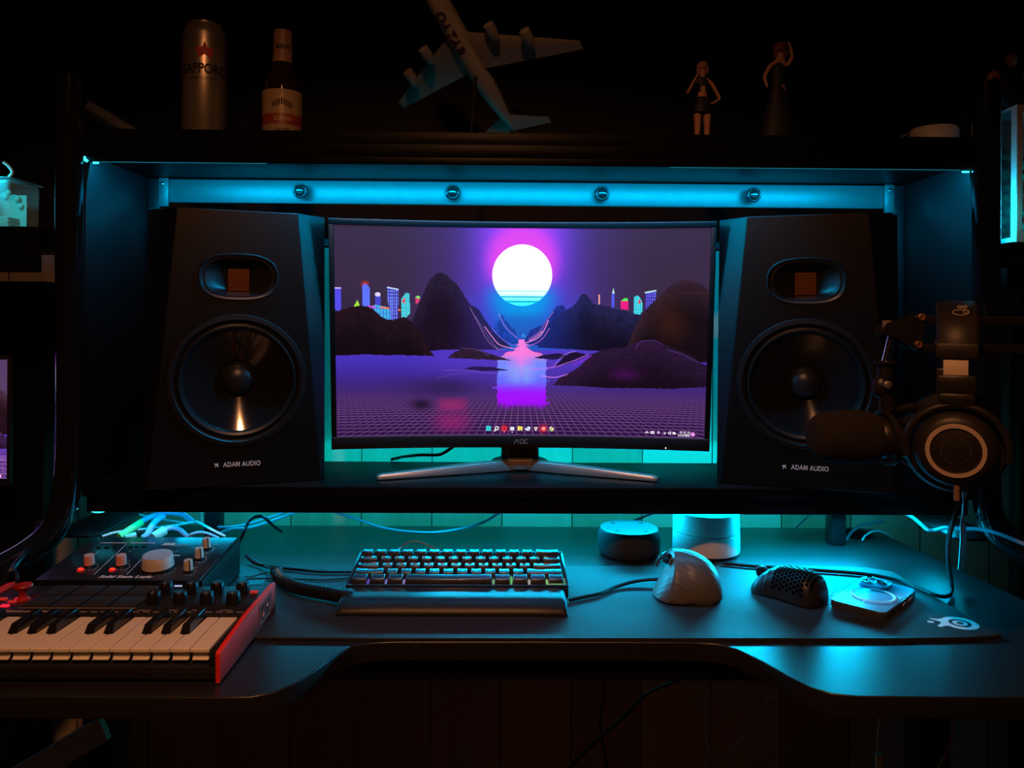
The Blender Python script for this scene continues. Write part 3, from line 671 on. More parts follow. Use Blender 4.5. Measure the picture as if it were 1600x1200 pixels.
# lettering "AOC": the A is drawn without its bar
bm = new()
def stroke(bm, pts, w_=0.00075, y=-0.0033, closed=False):
    for (x0, z0), (x1, z1) in zip(pts, pts[1:]):
        p, q_ = Vector((x0, z0)), Vector((x1, z1)); n_ = (q_ - p).normalized(); s_ = Vector((-n_.y, n_.x)) * w_
        p = p - n_ * w_ * .6; q_ = q_ + n_ * w_ * .6
        bm.faces.new([bm.verts.new(mpt(v.x, y, v.y)) for v in (p + s_, q_ + s_, q_ - s_, p - s_)])
stroke(bm, [(-0.0105, 0.0068), (-0.0065, 0.0136)]); stroke(bm, [(-0.0055, 0.0136), (-0.0040, 0.0068)])
stroke(bm, [(-0.001, 0.0075), (-0.001, 0.0129), (-0.0002, 0.0136), (0.0032, 0.0136), (0.0040, 0.0129), (0.0040, 0.0075), (0.0032, 0.0068), (-0.0002, 0.0068), (-0.001, 0.0075)])
stroke(bm, [(0.0112, 0.0130), (0.0104, 0.0136), (0.0072, 0.0136), (0.0064, 0.0129), (0.0064, 0.0075), (0.0072, 0.0068), (0.0104, 0.0068), (0.0112, 0.0074)])
obj('brand_print', bm, M_DIM, mo, smooth=0)
bm = new(); x_, y_, z_ = mpt(0.2285, -0.0032, 0.0035); lathe(bm, [(0.0011, 0), (0.0009, 0.0004), (0, 0.0006)], 12, T(x_, y_, z_) @ RX(90)); obj('power_light', bm, glow('led_white', (0.9, 0.95, 1.0), 1.6), mo)
# stand
bm = new(); box(bm, -0.031, 0.031, 0.030, 0.075, 0.012, 0.26, 0.006); box(bm, -0.055, 0.055, 0.0, 0.045, 0.10, 0.26, 0.006); obj('stand_column', bm, M_BLK, mo)
bm = new(); lathe(bm, [(0.048, 0.0), (0.050, 0.004), (0.046, 0.010), (0.034, 0.014), (0, 0.014)], 40, T(0, 0.052, 0.0)); obj('stand_hub', bm, M_BLK, mo)
def leg(x1, y1, x0, y0):
    bm = new(); a = Vector((x0, y0)); b = Vector((x1, y1)); d = (b - a).normalized(); s_ = Vector((-d.y, d.x))
    secs = []
    for t_, wd, zt in ((0, 0.013, 0.0165), (0.3, 0.0125, 0.015), (0.97, 0.0085, 0.0085), (1.0, 0.006, 0.006)):
        p = a.lerp(b, t_); secs.append([bm.verts.new((p.x + s_.x * k * wd, p.y + s_.y * k * wd, z)) for k, z in ((-1, 0.0012), (1, 0.0012), (0.72, zt), (-0.72, zt))])
    for u, v in zip(secs, secs[1:]):
        for k in range(4): bm.faces.new([u[k], u[(k + 1) % 4], v[(k + 1) % 4], v[k]])
    bm.faces.new(secs[0]); bm.faces.new(secs[-1]); bmesh.ops.recalc_face_normals(bm, faces=bm.faces)
    bmesh.ops.bevel(bm, geom=[e for e in bm.edges if e.calc_face_angle(0) > .4], offset=0.0008, segments=2, profile=.5, affect='EDGES')
    return bm
obj('stand_leg', leg(-0.219, -0.066, -0.016, 0.018), M_BRZ, mo); obj('stand_leg', leg(0.207, -0.068, 0.016, 0.018), M_BRZ, mo)
bm = new(); prism(bm, [(-0.017, 0.004), (0.017, 0.004), (0.024, 0.040), (-0.024, 0.040)], 0.0012, 0.0185, 0.0015); obj('stand_cap', bm, mat('cap_bronze', (0.30, 0.22, 0.17), 0.4, metal=0.6), mo)

# ================================================================== SMALL SIDE SCREEN at the far left
ls = thing('side_screen', 'small dark-framed screen at the edge showing the same purple wallpaper', 'screen', (-0.90, 1.22, ZD))
rzs = R(0); s1 = onY(10.5, 562, 1.218); s0 = onY(10.5, 748, 1.218)
x1 = s1.x + 0.90; zt_, zb_ = s1.z - ZD, s0.z - ZD; W2 = 0.330
bm = new(); box(bm, x1 - W2 - 0.006, x1 + 0.005, 0.0, 0.009, zb_ - 0.012, zt_ + 0.007, 0.002); obj('frame', bm, M_BLK, ls)
def side_pic():
    NX, NY = 240, 136
    return pixel_panel('screen', ls, NX, NY, lambda U, V: (x1 - W2 + W2 * U, -0.0006 + 0 * U, zt_ + (zb_ - zt_) * V), 2.2, crop=(0, 1), mname='side_screen_picture')
side_pic()
bm = new(); box(bm, x1 - W2 / 2 - 0.06, x1 - W2 / 2 + 0.06, 0.012, 0.10, 0.0005, 0.010, 0.003); box(bm, x1 - W2 / 2 - 0.02, x1 - W2 / 2 + 0.02, 0.010, 0.026, 0.008, zb_ + 0.06, 0.003); obj('stand', bm, M_BLK, ls)

# ================================================================== DESK MAT
ZM = ZD + 0.0033
mt = thing('desk_mat', 'large black cloth desk mat with a white one-eyed emblem in its corner', 'desk mat', (0, 0, 0))
c_ = [onZ(x, y, ZM) for x, y in ((352, 995), (1564, 991), (1425, 912), (1396, 893), (1350, 886), (1240, 884), (900, 884), (560, 883), (430, 884))]
bm = new(); pl = []
outer = [(c_[0].x, c_[0].y)] + [(onZ(x, 997, ZM).x, onZ(x, 997, ZM).y) for x in (600, 900, 1200, 1400)] + [(onZ(1500, 995.5, ZM).x, onZ(1500, 995.5, ZM).y), (onZ(1550, 994, ZM).x, onZ(1550, 994, ZM).y)] + [(p.x, p.y) for p in c_[1:]]
prism(bm, outer, ZD + 0.0002, ZM, 0.0008); obj('mat_sheet', bm, M_PAD, mt)
# emblem
ec = onZ(1500, 974, ZM); bm = new()
def flat_poly(bm, pts, z):
    bm.faces.new([bm.verts.new((x, y, z)) for x, y in pts])
def ell(cx, cy, rx, ry, n=32, a=0): return [(cx + rx * math.cos(t) * math.cos(a) - ry * math.sin(t) * math.sin(a), cy + rx * math.cos(t) * math.sin(a) + ry * math.sin(t) * math.cos(a)) for t in [2 * math.pi * i / n for i in range(n)]]
def ringf(bm, cx, cy, r0, r1, z, n=40):
    A = [bm.verts.new((cx + r0 * math.cos(2 * math.pi * i / n), cy + r0 * math.sin(2 * math.pi * i / n), z)) for i in range(n)]
    B = [bm.verts.new((cx + r1 * math.cos(2 * math.pi * i / n), cy + r1 * math.sin(2 * math.pi * i / n), z)) for i in range(n)]
    for i in range(n): bm.faces.new([A[i], A[(i + 1) % n], B[(i + 1) % n], B[i]])
ez = ZM + 0.0003
ringf(bm, ec.x, ec.y, 0.0125, 0.0205, ez); ringf(bm, ec.x, ec.y, 0.0040, 0.0085, ez)
flat_poly(bm, [(ec.x - 0.0285, ec.y + 0.016), (ec.x - 0.021, ec.y + 0.013), (ec.x - 0.010, ec.y + 0.016), (ec.x - 0.0135, ec.y + 0.004), (ec.x - 0.0165, ec.y - 0.008), (ec.x - 0.024, ec.y - 0.009), (ec.x - 0.031, ec.y - 0.013), (ec.x - 0.033, ec.y - 0.009), (ec.x - 0.028, ec.y - 0.004), (ec.x - 0.023, ec.y), (ec.x - 0.022, ec.y + 0.005), (ec.x - 0.027, ec.y + 0.010), (ec.x - 0.030, ec.y + 0.014)][::1], ez + 0.0001)
flat_poly(bm, ell(ec.x - 0.034, ec.y + 0.004, 0.0042, 0.0035), ez)
o = obj('emblem_print', bm, M_PRINT, mt, smooth=0)

# ================================================================== MINI KEYBOARD CONTROLLER (piano keys)
KZ = 0.783; KY0 = 0.787; kx1 = onZ(330, 1011, KZ).x; PW = 0.0203
mk = thing('midi_keyboard', 'small black music keyboard with red end caps, drum pads and knobs', 'music keyboard', (0, 0, 0))
KX0 = kx1 - PW * 15; BX0, BX1 = KX0 - 0.006, kx1 + 0.0085; BY0, BY1 = 0.783, 0.965; ZT = 0.7855
bm = new(); box(bm, BX0, BX1, BY0, BY1, ZD + 0.003, 0.7665, 0.002); box(bm, BX0, BX1, 0.872, BY1, 0.7667, ZT, 0.002)
box(bm, kx1 + 0.0006, BX1, BY0, 0.8715, 0.7667, 0.782, 0.001); obj('body', bm, M_BLK, mk)
def endcap(x0, x1):
    bm = new(); prism(bm, [(BY0 - 0.004, 0.7515), (BY1 + 0.004, 0.7535), (BY1 + 0.004, 0.7885), (BY1 - 0.006, 0.7905), (0.862, 0.7900), (BY0 - 0.003, 0.7835), (BY0 - 0.005, 0.781)], x0, x1, 0.0018, axis='X')
    e = obj('end_cap', bm, M_RED, mk); return e
ec_ = endcap(BX1, BX1 + 0.0055); endcap(BX0 - 0.0055, BX0)
bm = new(); box(bm, BX1 + 0.0054, BX1 + 0.0059, 0.900, 0.948, 0.760, 0.784, 0.0001, 1); lab_ = obj('end_label', bm, mat('red_label', (0.22, 0.035, 0.03), 0.3), ec_)
bm = new()
for y0, y1, z in ((0.905, 0.943, 0.7822), (0.905, 0.943, 0.7615)): box(bm, BX1 + 0.006, BX1 + 0.0062, y0, y1, z - .0003, z + .0003)
for y in (0.9045, 0.9435): box(bm, BX1 + 0.006, BX1 + 0.0062, y - .0003, y + .0003, 0.7615, 0.7822)
tube(bm, [(BX1 + 0.0061, 0.915, 0.766), (BX1 + 0.0061, 0.917, 0.770), (BX1 + 0.0061, 0.916, 0.773)], 0.0009, 6); tube(bm, [(BX1 + 0.0061, 0.930, 0.773), (BX1 + 0.0061, 0.932, 0.776), (BX1 + 0.0061, 0.931, 0.7785)], 0.0009, 6)
obj('label_print', bm, mat('pink_print', (0.55, 0.25, 0.2), 0.4), ec_)
# white and black keys, each its own part
BLKSET = (0, 1, 3, 4, 5); BW = 0.0105
for i in range(15):
    x0 = KX0 + i * PW + 0.0005; x1 = KX0 + (i + 1) * PW - 0.0005
    lb = (i > 0) and ((i - 1) % 7 in BLKSET); rb = i < 14 and (i % 7 in BLKSET)
    bm = new(); yb = 0.8705; ym = 0.823
    l2 = KX0 + i * PW + BW / 2 + 0.0006 if lb else x0; r2 = KX0 + (i + 1) * PW - BW / 2 - 0.0006 if rb else x1
    prism(bm, [(x0, KY0), (x1, KY0), (x1, ym)] + ([(r2, ym)] if rb else []) + [(r2, yb), (l2, yb)] + ([(l2, ym)] if lb else []) + [(x0, ym)], KZ - 0.0042, KZ, 0.0007, 1)
    box(bm, x0 + 0.0012, x1 - 0.0012, KY0 + 0.0035, KY0 + 0.006, KZ - 0.0115, KZ - 0.0043)
    box(bm, x0 + 0.0016, x1 - 0.0014, KY0 + 0.001, KY0 + 0.0036, KZ - 0.0122, KZ - 0.0112)
    obj('white_key', bm, M_CREAM, mk)
M_BK = mat('black_key', (0.010, 0.010, 0.011), 0.22)
for i in range(14):
    if i % 7 in BLKSET:
        xc = KX0 + (i + 1) * PW; bm = new()
        secs = []
        for y, zt, hw in ((0.8235, KZ + 0.0004, BW / 2), (0.829, KZ + 0.0088, BW / 2 - 0.0012), (0.8705, KZ + 0.0096, BW / 2 - 0.0014)):
            secs.append([bm.verts.new((xc + a * BW / 2, y, KZ - 0.003)) for a in (-1, 1)] + [bm.verts.new((xc + a * hw, y, zt)) for a in (1, -1)])
        for u, v in zip(secs, secs[1:]):
            for k in range(4): bm.faces.new([u[k], u[(k + 1) % 4], v[(k + 1) % 4], v[k]])
        bm.faces.new(secs[0]); bm.faces.new(secs[-1]); bmesh.ops.recalc_face_normals(bm, faces=bm.faces)
        bmesh.ops.bevel(bm, geom=list(bm.edges), offset=0.0005, segments=1, profile=.5, affect='EDGES'); obj('black_key', bm, M_BK, mk)
# pads, knobs, buttons, display, joystick
M_PADR = mat('pad_rubber', (0.022, 0.022, 0.023), 0.55, bump=0.2, nscale=2000); PX = KX0 + 0.0485
for r_, y0 in enumerate((0.8905, 0.9270)):
    for k in range(4):
        x0 = PX + k * 0.0335
        bm = new(); box(bm, x0, x0 + 0.0310, y0, y0 + 0.0335, ZT + 0.0002, ZT + 0.0022, 0.0015); obj('drum_pad', bm, M_PADR, mk)
bm = new()
for x0, x1 in ((PX - 0.001, PX + 0.1325),):
    box(bm, x0, x1, 0.8885, 0.8898, ZT + 0.0001, ZT + 0.0006)
obj('pad_line', bm, mat('tan_line', (0.30, 0.22, 0.14), 0.5), mk)
for k in range(4):
    for r_, y in enumerate((0.906, 0.939)):
        x = -0.407 + 0.031 * k; bm = new()
        n = 24; prof = [(0.0082, 0), (0.0082, 0.006), (0.0074, 0.0125), (0.0066, 0.0135), (0, 0.0137)]
        vs = lathe(bm, prof, n, T(x, y, ZT + 0.0004))
        for v in vs:
            a = math.atan2(v.co.y - y, v.co.x - x); rr = math.hypot(v.co.x - x, v.co.y - y)
            if rr > 0.006 and int(round(a / (2 * math.pi / n))) % 2: v.co.x = x + (v.co.x - x) * 0.93; v.co.y = y + (v.co.y - y) * 0.93
        kb = obj('control_knob', bm, M_RUB, mk)
        bm = new(); box(bm, -0.0005, 0.0005, -0.0078, -0.001, 0.0137, 0.0140, mtx=T(x, y, ZT + 0.0004)); obj('pointer', bm, M_DIM, kb)
M_WT = mat('worn_white_print', (0.5, 0.42, 0.34), 0.5)
text('brand_print', 'AKAI PROFESSIONAL  MPK', 0.0058, M_WT, mk, T(PX - 0.0405, 0.8785, ZT + 0.0003), sx=1.15, align='LEFT', bold=0.0001)
bm = new()
for k in range(17): box(bm, PX + 0.075 + 0.0118 * k, PX + 0.0825 + 0.0118 * k, 0.8775, 0.8786, ZT + 0.0001, ZT + 0.0004)
for k in range(4): box(bm, -0.415 + 0.031 * k, -0.400 + 0.031 * k, 0.8832, 0.8840, ZT + 0.0001, ZT + 0.0004)
obj('function_marks', bm, M_WT, mk, smooth=0)
dp = onY(284, 927, 0.955); bm = new(); box(bm, dp.x - 0.009, dp.x + 0.0075, 0.949, 0.9495, ZT + 0.0035, ZT + 0.0075); 
dsp = obj('display', bm, M_BEZ, mk)
bm = new(); box(bm, dp.x - 0.0065, dp.x + 0.003, 0.9486, 0.9489, ZT + 0.0045, ZT + 0.0062); obj('lit_digits', bm, glow('display_white', (0.62, 0.60, 0.95), 0.8), dsp)
M_RB = glow('red_button', (1.0, 0.02, 0.05), 0.9); M_RB2 = mat('red_button_dim', (0.5, 0.03, 0.03), 0.4, emit=(1.0, 0.05, 0.03), estr=0.25)
for (px, py), m in (((326, 923), M_RB), ((368, 923), M_RB2), ((397, 923), M_RB2), ((30, 934), M_RB), ((5, 934), M_RB2), ((8, 944.5), M_RB), ((19, 938.5), M_RB2)):
    p = onZ(px, py, ZT + 0.003); bm = new(); box(bm, p.x - 0.0045, p.x + 0.0045, p.y - 0.002, p.y + 0.002, ZT + 0.0003, ZT + 0.003, 0.0006); obj('button', bm, m, mk)
jp = onZ(36, 938, ZT); bm = new()
lathe(bm, [(0.009, 0), (0.007, 0.002), (0.0045, 0.004), (0.0045, 0.009), (0.007, 0.013), (0.0105, 0.0165), (0.0095, 0.0185), (0.004, 0.0172), (0, 0.0172)], 28, T(jp.x, jp.y, ZT + 0.0004)); obj('joystick', bm, mat('joystick_red', (0.42, 0.02, 0.02), 0.3), mk)
bm = new(); lathe(bm, [(0.019, 0), (0.019, 0.0006), (0.0175, 0.001), (0, 0.001)], 36, T(jp.x, jp.y, ZT + 0.0001)); obj('joystick_plate', bm, mat('plate_dark_red', (0.10, 0.012, 0.012), 0.4), mk)

# ================================================================== AUDIO INTERFACE
ai = thing('audio_interface', 'black wedge shaped audio interface with cream knobs and one large dial', 'audio interface', (0, 0, 0))
ax0, ax1, ay0, ay1, az0, az1 = -0.586, -0.3765, 0.974, 1.113, 0.7885, 0.8035
bm = new(); prism(bm, [(ay0, 0.7515), (ay1, 0.7515), (ay1, az1 - 0.0006), (ay0, az0 - 0.0006)], ax0, ax1, 0.0015, axis='X'); obj('housing', bm, M_STEEL, ai)
sl = (az1 - az0) / (ay1 - ay0); PN = Vector((0, -sl, 1)).normalized(); P0 = Vector((0, ay0, az0))
ang = math.degrees(math.atan(sl))
def onT(px, py, h=0.0):
    return onP(px, py, P0 + PN * h, PN)
def tm(p): return T(*p) @ RX(ang)
bm = new(); box(bm, ax0 - 0.001, ax1 - 0.004, 0, (ay1 - ay0) / math.cos(math.radians(ang)), 0, 0.0010, 0.0006, mtx=T(0, ay0, az0 - 0.0004) @ RX(ang)); obj('face_plate', bm, mat('panel_satin', (0.014, 0.014, 0.016), 0.28, spec=0.6), ai)
def dial(name, px, py, r, h, m, ptr=True, rot=0):
    p = onT(px, py, 0.001); bm = new(); M = tm(p)
    lathe(bm, [(r * 1.03, 0), (r * 1.03, h * 0.16)], 32, M); sk = obj(name, bm, M_BLK, ai)
    bm = new(); lathe(bm, [(r, h * 0.165), (r * .97, h * .5), (r * .93, h * .94), (r * .89, h), (0, h)], 36, M); c = obj('cap', bm, m, sk)
    if ptr:
        bm = new(); box(bm, -0.0007, 0.0007, -r * 1.0, -r * .1, h * .16, h * 1.02, mtx=M @ RZ(rot)); obj('pointer', bm, M_BLK, sk)
    return p
M_CAP = mat('cap_cream', (0.60, 0.52, 0.44), 0.45); M_CAPR = mat('cap_salmon', (0.70, 0.36, 0.30), 0.45); M_BIG = mat('dial_grey_top', (0.42, 0.46, 0.48), 0.45)
dial('gain_knob', 140, 884, 0.0067, 0.0150, M_CAPR, False); dial('gain_knob', 190, 884, 0.0067, 0.0150, M_CAPR, False)
pb = dial('volume_dial', 247, 887, 0.0198, 0.0175, M_CAP, False)
bm = new(); lathe(bm, [(0.0182, 0.0177), (0.0178, 0.0181), (0, 0.0181)], 40, tm(pb)); box(bm, -0.0155, -0.006, 0.006, 0.0066, 0.0181, 0.0184, mtx=tm(pb)); obj('dial_top', bm, M_BIG, ai)
for px, py in ((323, 857), (311.5, 873), (294.5, 892.5)): dial('level_knob', px, py, 0.0058, 0.0150, M_CAP, True, 40)
M_LR = glow('red_ring_light', (1.0, 0.035, 0.015), 3.0)
for px, py in ((126, 891), (175.5, 891)):
    p = onT(px, py, 0.001); bm = new(); lathe(bm, [(0.0044, 0), (0.0044, 0.0010), (0.0035, 0.0022), (0, 0.0025)], 20, tm(p)); bt = obj('switch', bm, mat('red_lens', (0.4, 0.01, 0.01), 0.3, emit=(1, 0.02, 0.01), estr=0.5), ai)
    bm = new(); ellipsoid(bm, (0, 0, 0.0022), (0.003, 0.0014, 0.0009), 12, 8)
    for v in bm.verts: v.co = tm(p) @ v.co
    obj('lit_lens', bm, M_LR, bt)
p = onT(266, 861, 0.0012); bm = new(); lathe(bm, [(0.0017, 0), (0.0012, 0.0006), (0, 0.0008)], 12, tm(p)); obj('status_light', bm, glow('green_status', (0.5, 1.0, 0.15), 1.6), ai)
bm = new()
def tline(bm, x0, y0, x1, y1, w_=0.0006):
    a, b = onT(x0, y0, 0.0009), onT(x1, y1, 0.0009); d = (b - a).normalized(); s_ = d.cross(PN) * w_; u = PN * 0.0002
    bm.faces.new([bm.verts.new(q + u) for q in (a + s_, b + s_, b - s_, a - s_)])
tline(bm, 157, 848.4, 197, 848.4, 0.0011); tline(bm, 204, 848.4, 243, 848.4, 0.0011); tline(bm, 267, 868, 281, 868, 0.0011)
tline(bm, 147, 898, 199, 849, 0.00035); tline(bm, 198, 898, 221, 874, 0.00035); tline(bm, 148, 866, 154, 861.5, 0.00035)
for (cx, cy, rx, ry) in ((140, 884, 13, 7), (190, 884, 13, 7), (247, 889, 27, 10), (323, 857, 11, 6), (311.5, 873, 11, 6), (294.5, 893, 11, 6)):
    for k in range(7):
        a = -0.5 + k * 0.42; x, y = cx + rx * math.cos(a), cy + ry * math.sin(a)
        if cy > 886 and rx > 20 and math.cos(a) < -0.6: continue
        tline(bm, x - .8, y, x + .8, y, 0.0006)
for x0, y0, L_ in ((136, 887.5, 6), (186, 887.5, 6), (273, 861.4, 6), (333, 851, 9), (319, 865, 6), (302, 887, 7), (201, 862, 4), (200, 876, 3)): tline(bm, x0, y0, x0 + L_, y0, 0.0003)
obj('panel_print', bm, M_PRINT, ai, smooth=0)
bm = new()
for x in (154, 167, 180, 204, 214, 225):
    a = onT(x, 855, 0.0008); vs = box(bm, -0.003, 0.003, -0.002, 0.002, 0, 0.0012, 0.0004, 1, mtx=tm(a))
obj('toggle_buttons', bm, M_BEZ, ai)
pt = onT(196, 901.2, 0.0011); text('brand_print', 'Solid State Logic', 0.0098, M_PRINT, ai, tm(pt), sx=1.02, shear=0.22, bold=0.0002)
pt = onT(264, 850.3, 0.0011); text('brand_print', 'SSL', 0.011, M_PRINT, ai, tm(pt), sx=1.25, shear=0.25, bold=0.0004)
pt = onT(285, 851.5, 0.0011); text('model_print', '2+', 0.0115, M_DIM, ai, tm(pt), sx=1.4, shear=0.25)
bm = new()
for k in range(4): lathe(bm, [(0.0012, 0), (0, 0.0008)], 8, tm(onT(*((326, 905), (74, 905), (362, 848), (154, 842))[k], 0.001)))
obj('corner_screws', bm, M_SIL, ai)

# ================================================================== COMPUTER KEYBOARD
kb = thing('keyboard', 'compact black mechanical keyboard with glossy keycaps behind the wrist rest', 'keyboard', (0, 0, 0))
kf, kr, kxl, kxr = 1.013, 1.117, onZ(543, 915, 0.765).x, onZ(887, 915, 0.765).x
ks = (0.014) / (kr - kf); kang = math.degrees(math.atan(ks)); kz = 0.7665
KM = T(0, kf, kz) @ RX(kang)
bm = new(); prism(bm, [(kf, ZM + 0.0008), (kr, ZM + 0.0008), (kr, kz + 0.0135), (kf, kz - 0.0005)], kxl, kxr, 0.002, axis='X')
case_o = obj('case', bm, M_BLK, kb)
bm = new(); box(bm, kxl, kxr, 0, 0.0035, 0, 0.0042, 0.0012, mtx=KM); box(bm, kxl, kxr, 0.1005, 0.1045, 0, 0.0042, 0.0012, mtx=KM)
box(bm, kxl, kxl + 0.0035, 0.0036, 0.1004, 0, 0.0042, 0.0012, mtx=KM); box(bm, kxr - 0.0035, kxr, 0.0036, 0.1004, 0, 0.0042, 0.0012, mtx=KM); obj('rim', bm, mat('keyboard_rim', (0.02, 0.02, 0.021), 0.28), kb)
U = (kxr - kxl - 0.009) / 15.0; V_ = 0.0965 / 5
M_CAPK = mat('keycap_gloss', (0.016, 0.016, 0.017), 0.30, spec=1.0, coat=1.0)
rows = [[1.25, 1.25, 1.25, 6.25, 1.25, 1.25, 1.25, 1.25], [2.25] + [1] * 10 + [2.75], [1.75] + [1] * 11 + [2.25], [1.5] + [1] * 12 + [1.5], [1] * 13 + [2]]
tilt = (4, -3.5, -8.0, -8.5, -9.0); hts = (0.0098, 0.0092, 0.0092, 0.0100, 0.0115)
for r_, row in enumerate(rows):
    x = kxl + 0.0045
    for wd in row:
        w_ = wd * U; cx, cy = x + w_ / 2, 0.0042 + V_ * (r_ + .5); x += w_
        bm = new(); hw, hh = w_ / 2 - 0.0006, V_ / 2 - 0.0006; tw, th = w_ / 2 - 0.0032, V_ / 2 - 0.0034; H_ = hts[r_]
        TM = RX(tilt[r_]); secs = []
        secs.append([(a * hw, b * hh, 0.001) for a, b in ((-1, -1), (0, -1), (1, -1), (1, 0), (1, 1), (0, 1), (-1, 1), (-1, 0))])
        top = [TM @ Vector((a * tw, b * th + 0.0008, 0)) + Vector((0, 0, H_)) for a, b in ((-1, -1), (0, -1), (1, -1), (1, 0), (1, 1), (0, 1), (-1, 1), (-1, 0))]
        for k in (1, 5): top[k].z -= 0.0008
        secs.append([tuple(v) for v in top]); RG = [[bm.verts.new(KM @ (Vector(v) + Vector((cx, cy, 0)))) for v in s_] for s_ in secs]
        mid = bm.verts.new(KM @ (Vector((cx, cy + 0.0008, H_ - 0.0010))))
        bm.faces.new(RG[0])
        for k in range(8):
            bm.faces.new([RG[0][k], RG[0][(k + 1) % 8], RG[1][(k + 1) % 8], RG[1][k]]); bm.faces.new([RG[1][k], RG[1][(k + 1) % 8], mid])
        bmesh.ops.recalc_face_normals(bm, faces=bm.faces)
        es = [e for e in bm.edges if e.calc_face_angle(0) > .7]
        bmesh.ops.bevel(bm, geom=es, offset=0.0006, segments=2, profile=.5, affect='EDGES')
        obj('keycap', bm, M_CAPK, kb, smooth=50)
# per-key lighting escaping between the front row keys
gp = {1: (0.25, 0.15, 1.0), 2: (0.35, 0.35, 1.0), 3: (0.5, 0.45, 1.0), 4: (0.35, 0.9, 0.5), 5: (0.3, 1.0, 0.35), 6: (0.85, 0.75, 0.7), 7: (0.55, 1.0, 0.35)}
x = kxl + 0.0045
for k, wd in enumerate(rows[0]):
    if k in gp:
        bm = new(); box(bm, x - 0.00045, x + 0.00045, 0.004, 0.004 + (0.0215 if k == 5 else 0.0125), 0.002, 0.0052 if k != 3 else 0.005, mtx=KM); obj('key_backlight', bm, glow('kb_light_%d' % k, gp[k], 0.8 if k > 3 else 0.55), kb)
    x += wd * U
bm = new(); box(bm, x - 1.25 * U + .001, x - .001, 0.0031, 0.0040, 0.0042, 0.0048, mtx=KM); box(bm, x - .0004, x + .0004, 0.0041, 0.02, 0.0042, 0.0048, mtx=KM); obj('key_backlight', bm, glow('kb_light_8', (0.45, 1.0, 0.4), 0.5), kb)
# wrist rest
wr = new(); wx0, wx1, wy0, wy1 = onZ(521, 968, ZM).x, onZ(888.5, 968, ZM).x, 0.951, 1.010
secs = []; n_ = 14
for i in range(n_ + 1):
    y = wy0 + (wy1 - wy0) * i / n_; t_ = i / n_; z = ZM + 0.0145 * (math.sin(math.pi * min(1, t_ * 1.15 + 0.0)) ** 0.35 if 0 < t_ < .87 else (0.35 if t_ == 0 else 0.95 - (t_ - .87) * .8)) + 0.003
    z = ZM + 0.004 + 0.0125 * (1 - (1 - min(1, t_ / .45)) ** 2.4) - 0.002 * max(0, t_ - .6)
    secs.append((y, z))
sec_v = []
xs = [wx0, wx0 + .001, wx0 + .003, wx0 + .007] + [wx0 + .007 + (wx1 - wx0 - .014) * k / 8 for k in range(1, 8)] + [wx1 - .007, wx1 - .003, wx1 - .001, wx1]
dropz = {0: .005, 1: .003, 2: .0014, 3: .0003}
for ix, x in enumerate(xs):
    dz = dropz.get(ix, dropz.get(len(xs) - 1 - ix, 0))
    sec_v.append([wr.verts.new((x, wy0, ZM + 0.0003))] + [wr.verts.new((x, y, max(ZM + .002, z - dz))) for y, z in secs] + [wr.verts.new((x, wy1, ZM + 0.0003))])
for a, b in zip(sec_v, sec_v[1:]):
    m_ = len(a)
    for k in range(m_): wr.faces.new([a[k], a[(k + 1) % m_], b[(k + 1) % m_], b[k]])
wr.faces.new(sec_v[0]); wr.faces.new(sec_v[-1])
tag(obj('wrist_rest', wr, mat('leatherette', (0.010, 0.010, 0.0105), 0.36, bump=0.25, nscale=1200), smooth=50), 'long padded black wrist rest in front of the keyboard', 'wrist rest')

# ================================================================== PUCK SHAPED DEVICES
pc = onZ(990.5, 880, ZD); ex, ey = pc.x, pc.y + 0.047
sp = thing('smart_speaker', 'round dark fabric smart speaker with a flat top', 'smart speaker', (ex, ey, ZD))
bm = new(); lathe(bm, [(0.038, 0.0012), (0.044, 0.002), (0.0482, 0.007), (0.0495, 0.016), (0.0495, 0.027), (0.0485, 0.035), (0.0462, 0.0400)], 64, cap=False); bmesh.ops.holes_fill(bm, edges=bm.edges)
obj('fabric_side', bm, mat('charcoal_fabric', (0.022, 0.023, 0.025), 0.85, bump=0.6, nscale=1800), sp)
bm = new(); lathe(bm, [(0.0461, 0.0396), (0.0452, 0.0424), (0.0435, 0.0430), (0.042, 0.0427), (0, 0.0427)], 64); obj('top_plate', bm, mat('top_grey', (0.08, 0.08, 0.085), 0.35), sp)
for k in range(4):
    a = R(45 + 90 * k); bm = new(); lathe(bm, [(0.0035, 0), (0.003, 0.0006), (0, 0.0007)], 16, T(0.032 * math.cos(a), 0.032 * math.sin(a), 0.0427)); obj('button', bm, M_BLK, sp)
pc = onZ(1117, 878, ZD); gx, gy = pc.x, pc.y + 0.053
rt = thing('wifi_router', 'round white two-tier wireless router taller than the fabric speaker', 'router', (gx, gy, ZD))
bm = new(); lathe(bm, [(0.046, 0.0), (0.0465, 0.0025)], 64, T(0, 0, 0.0004)); obj('foot', bm, M_BLK, rt)
bm = new(); lathe(bm, [(0.050, 0.0030), (0.0525, 0.0045), (0.0530, 0.007), (0.0525, 0.0345), (0.0518, 0.0352)], 72); obj('lower_tier', bm, M_WHT, rt)
bm = new(); lathe(bm, [(0.0508, 0.0345), (0.0508, 0.0368)], 72); obj('seam_band', bm, mat('seam_dark', (0.02, 0.04, 0.045), 0.4, emit=(0, 0.5, 0.6), estr=0.02), rt)
bm = new(); lathe(bm, [(0.0518, 0.0362), (0.0524, 0.0368), (0.0516, 0.0655), (0.0505, 0.0672), (0.048, 0.0660), (0.030, 0.0640), (0, 0.0635)], 72); obj('upper_tier', bm, M_WHT, rt)

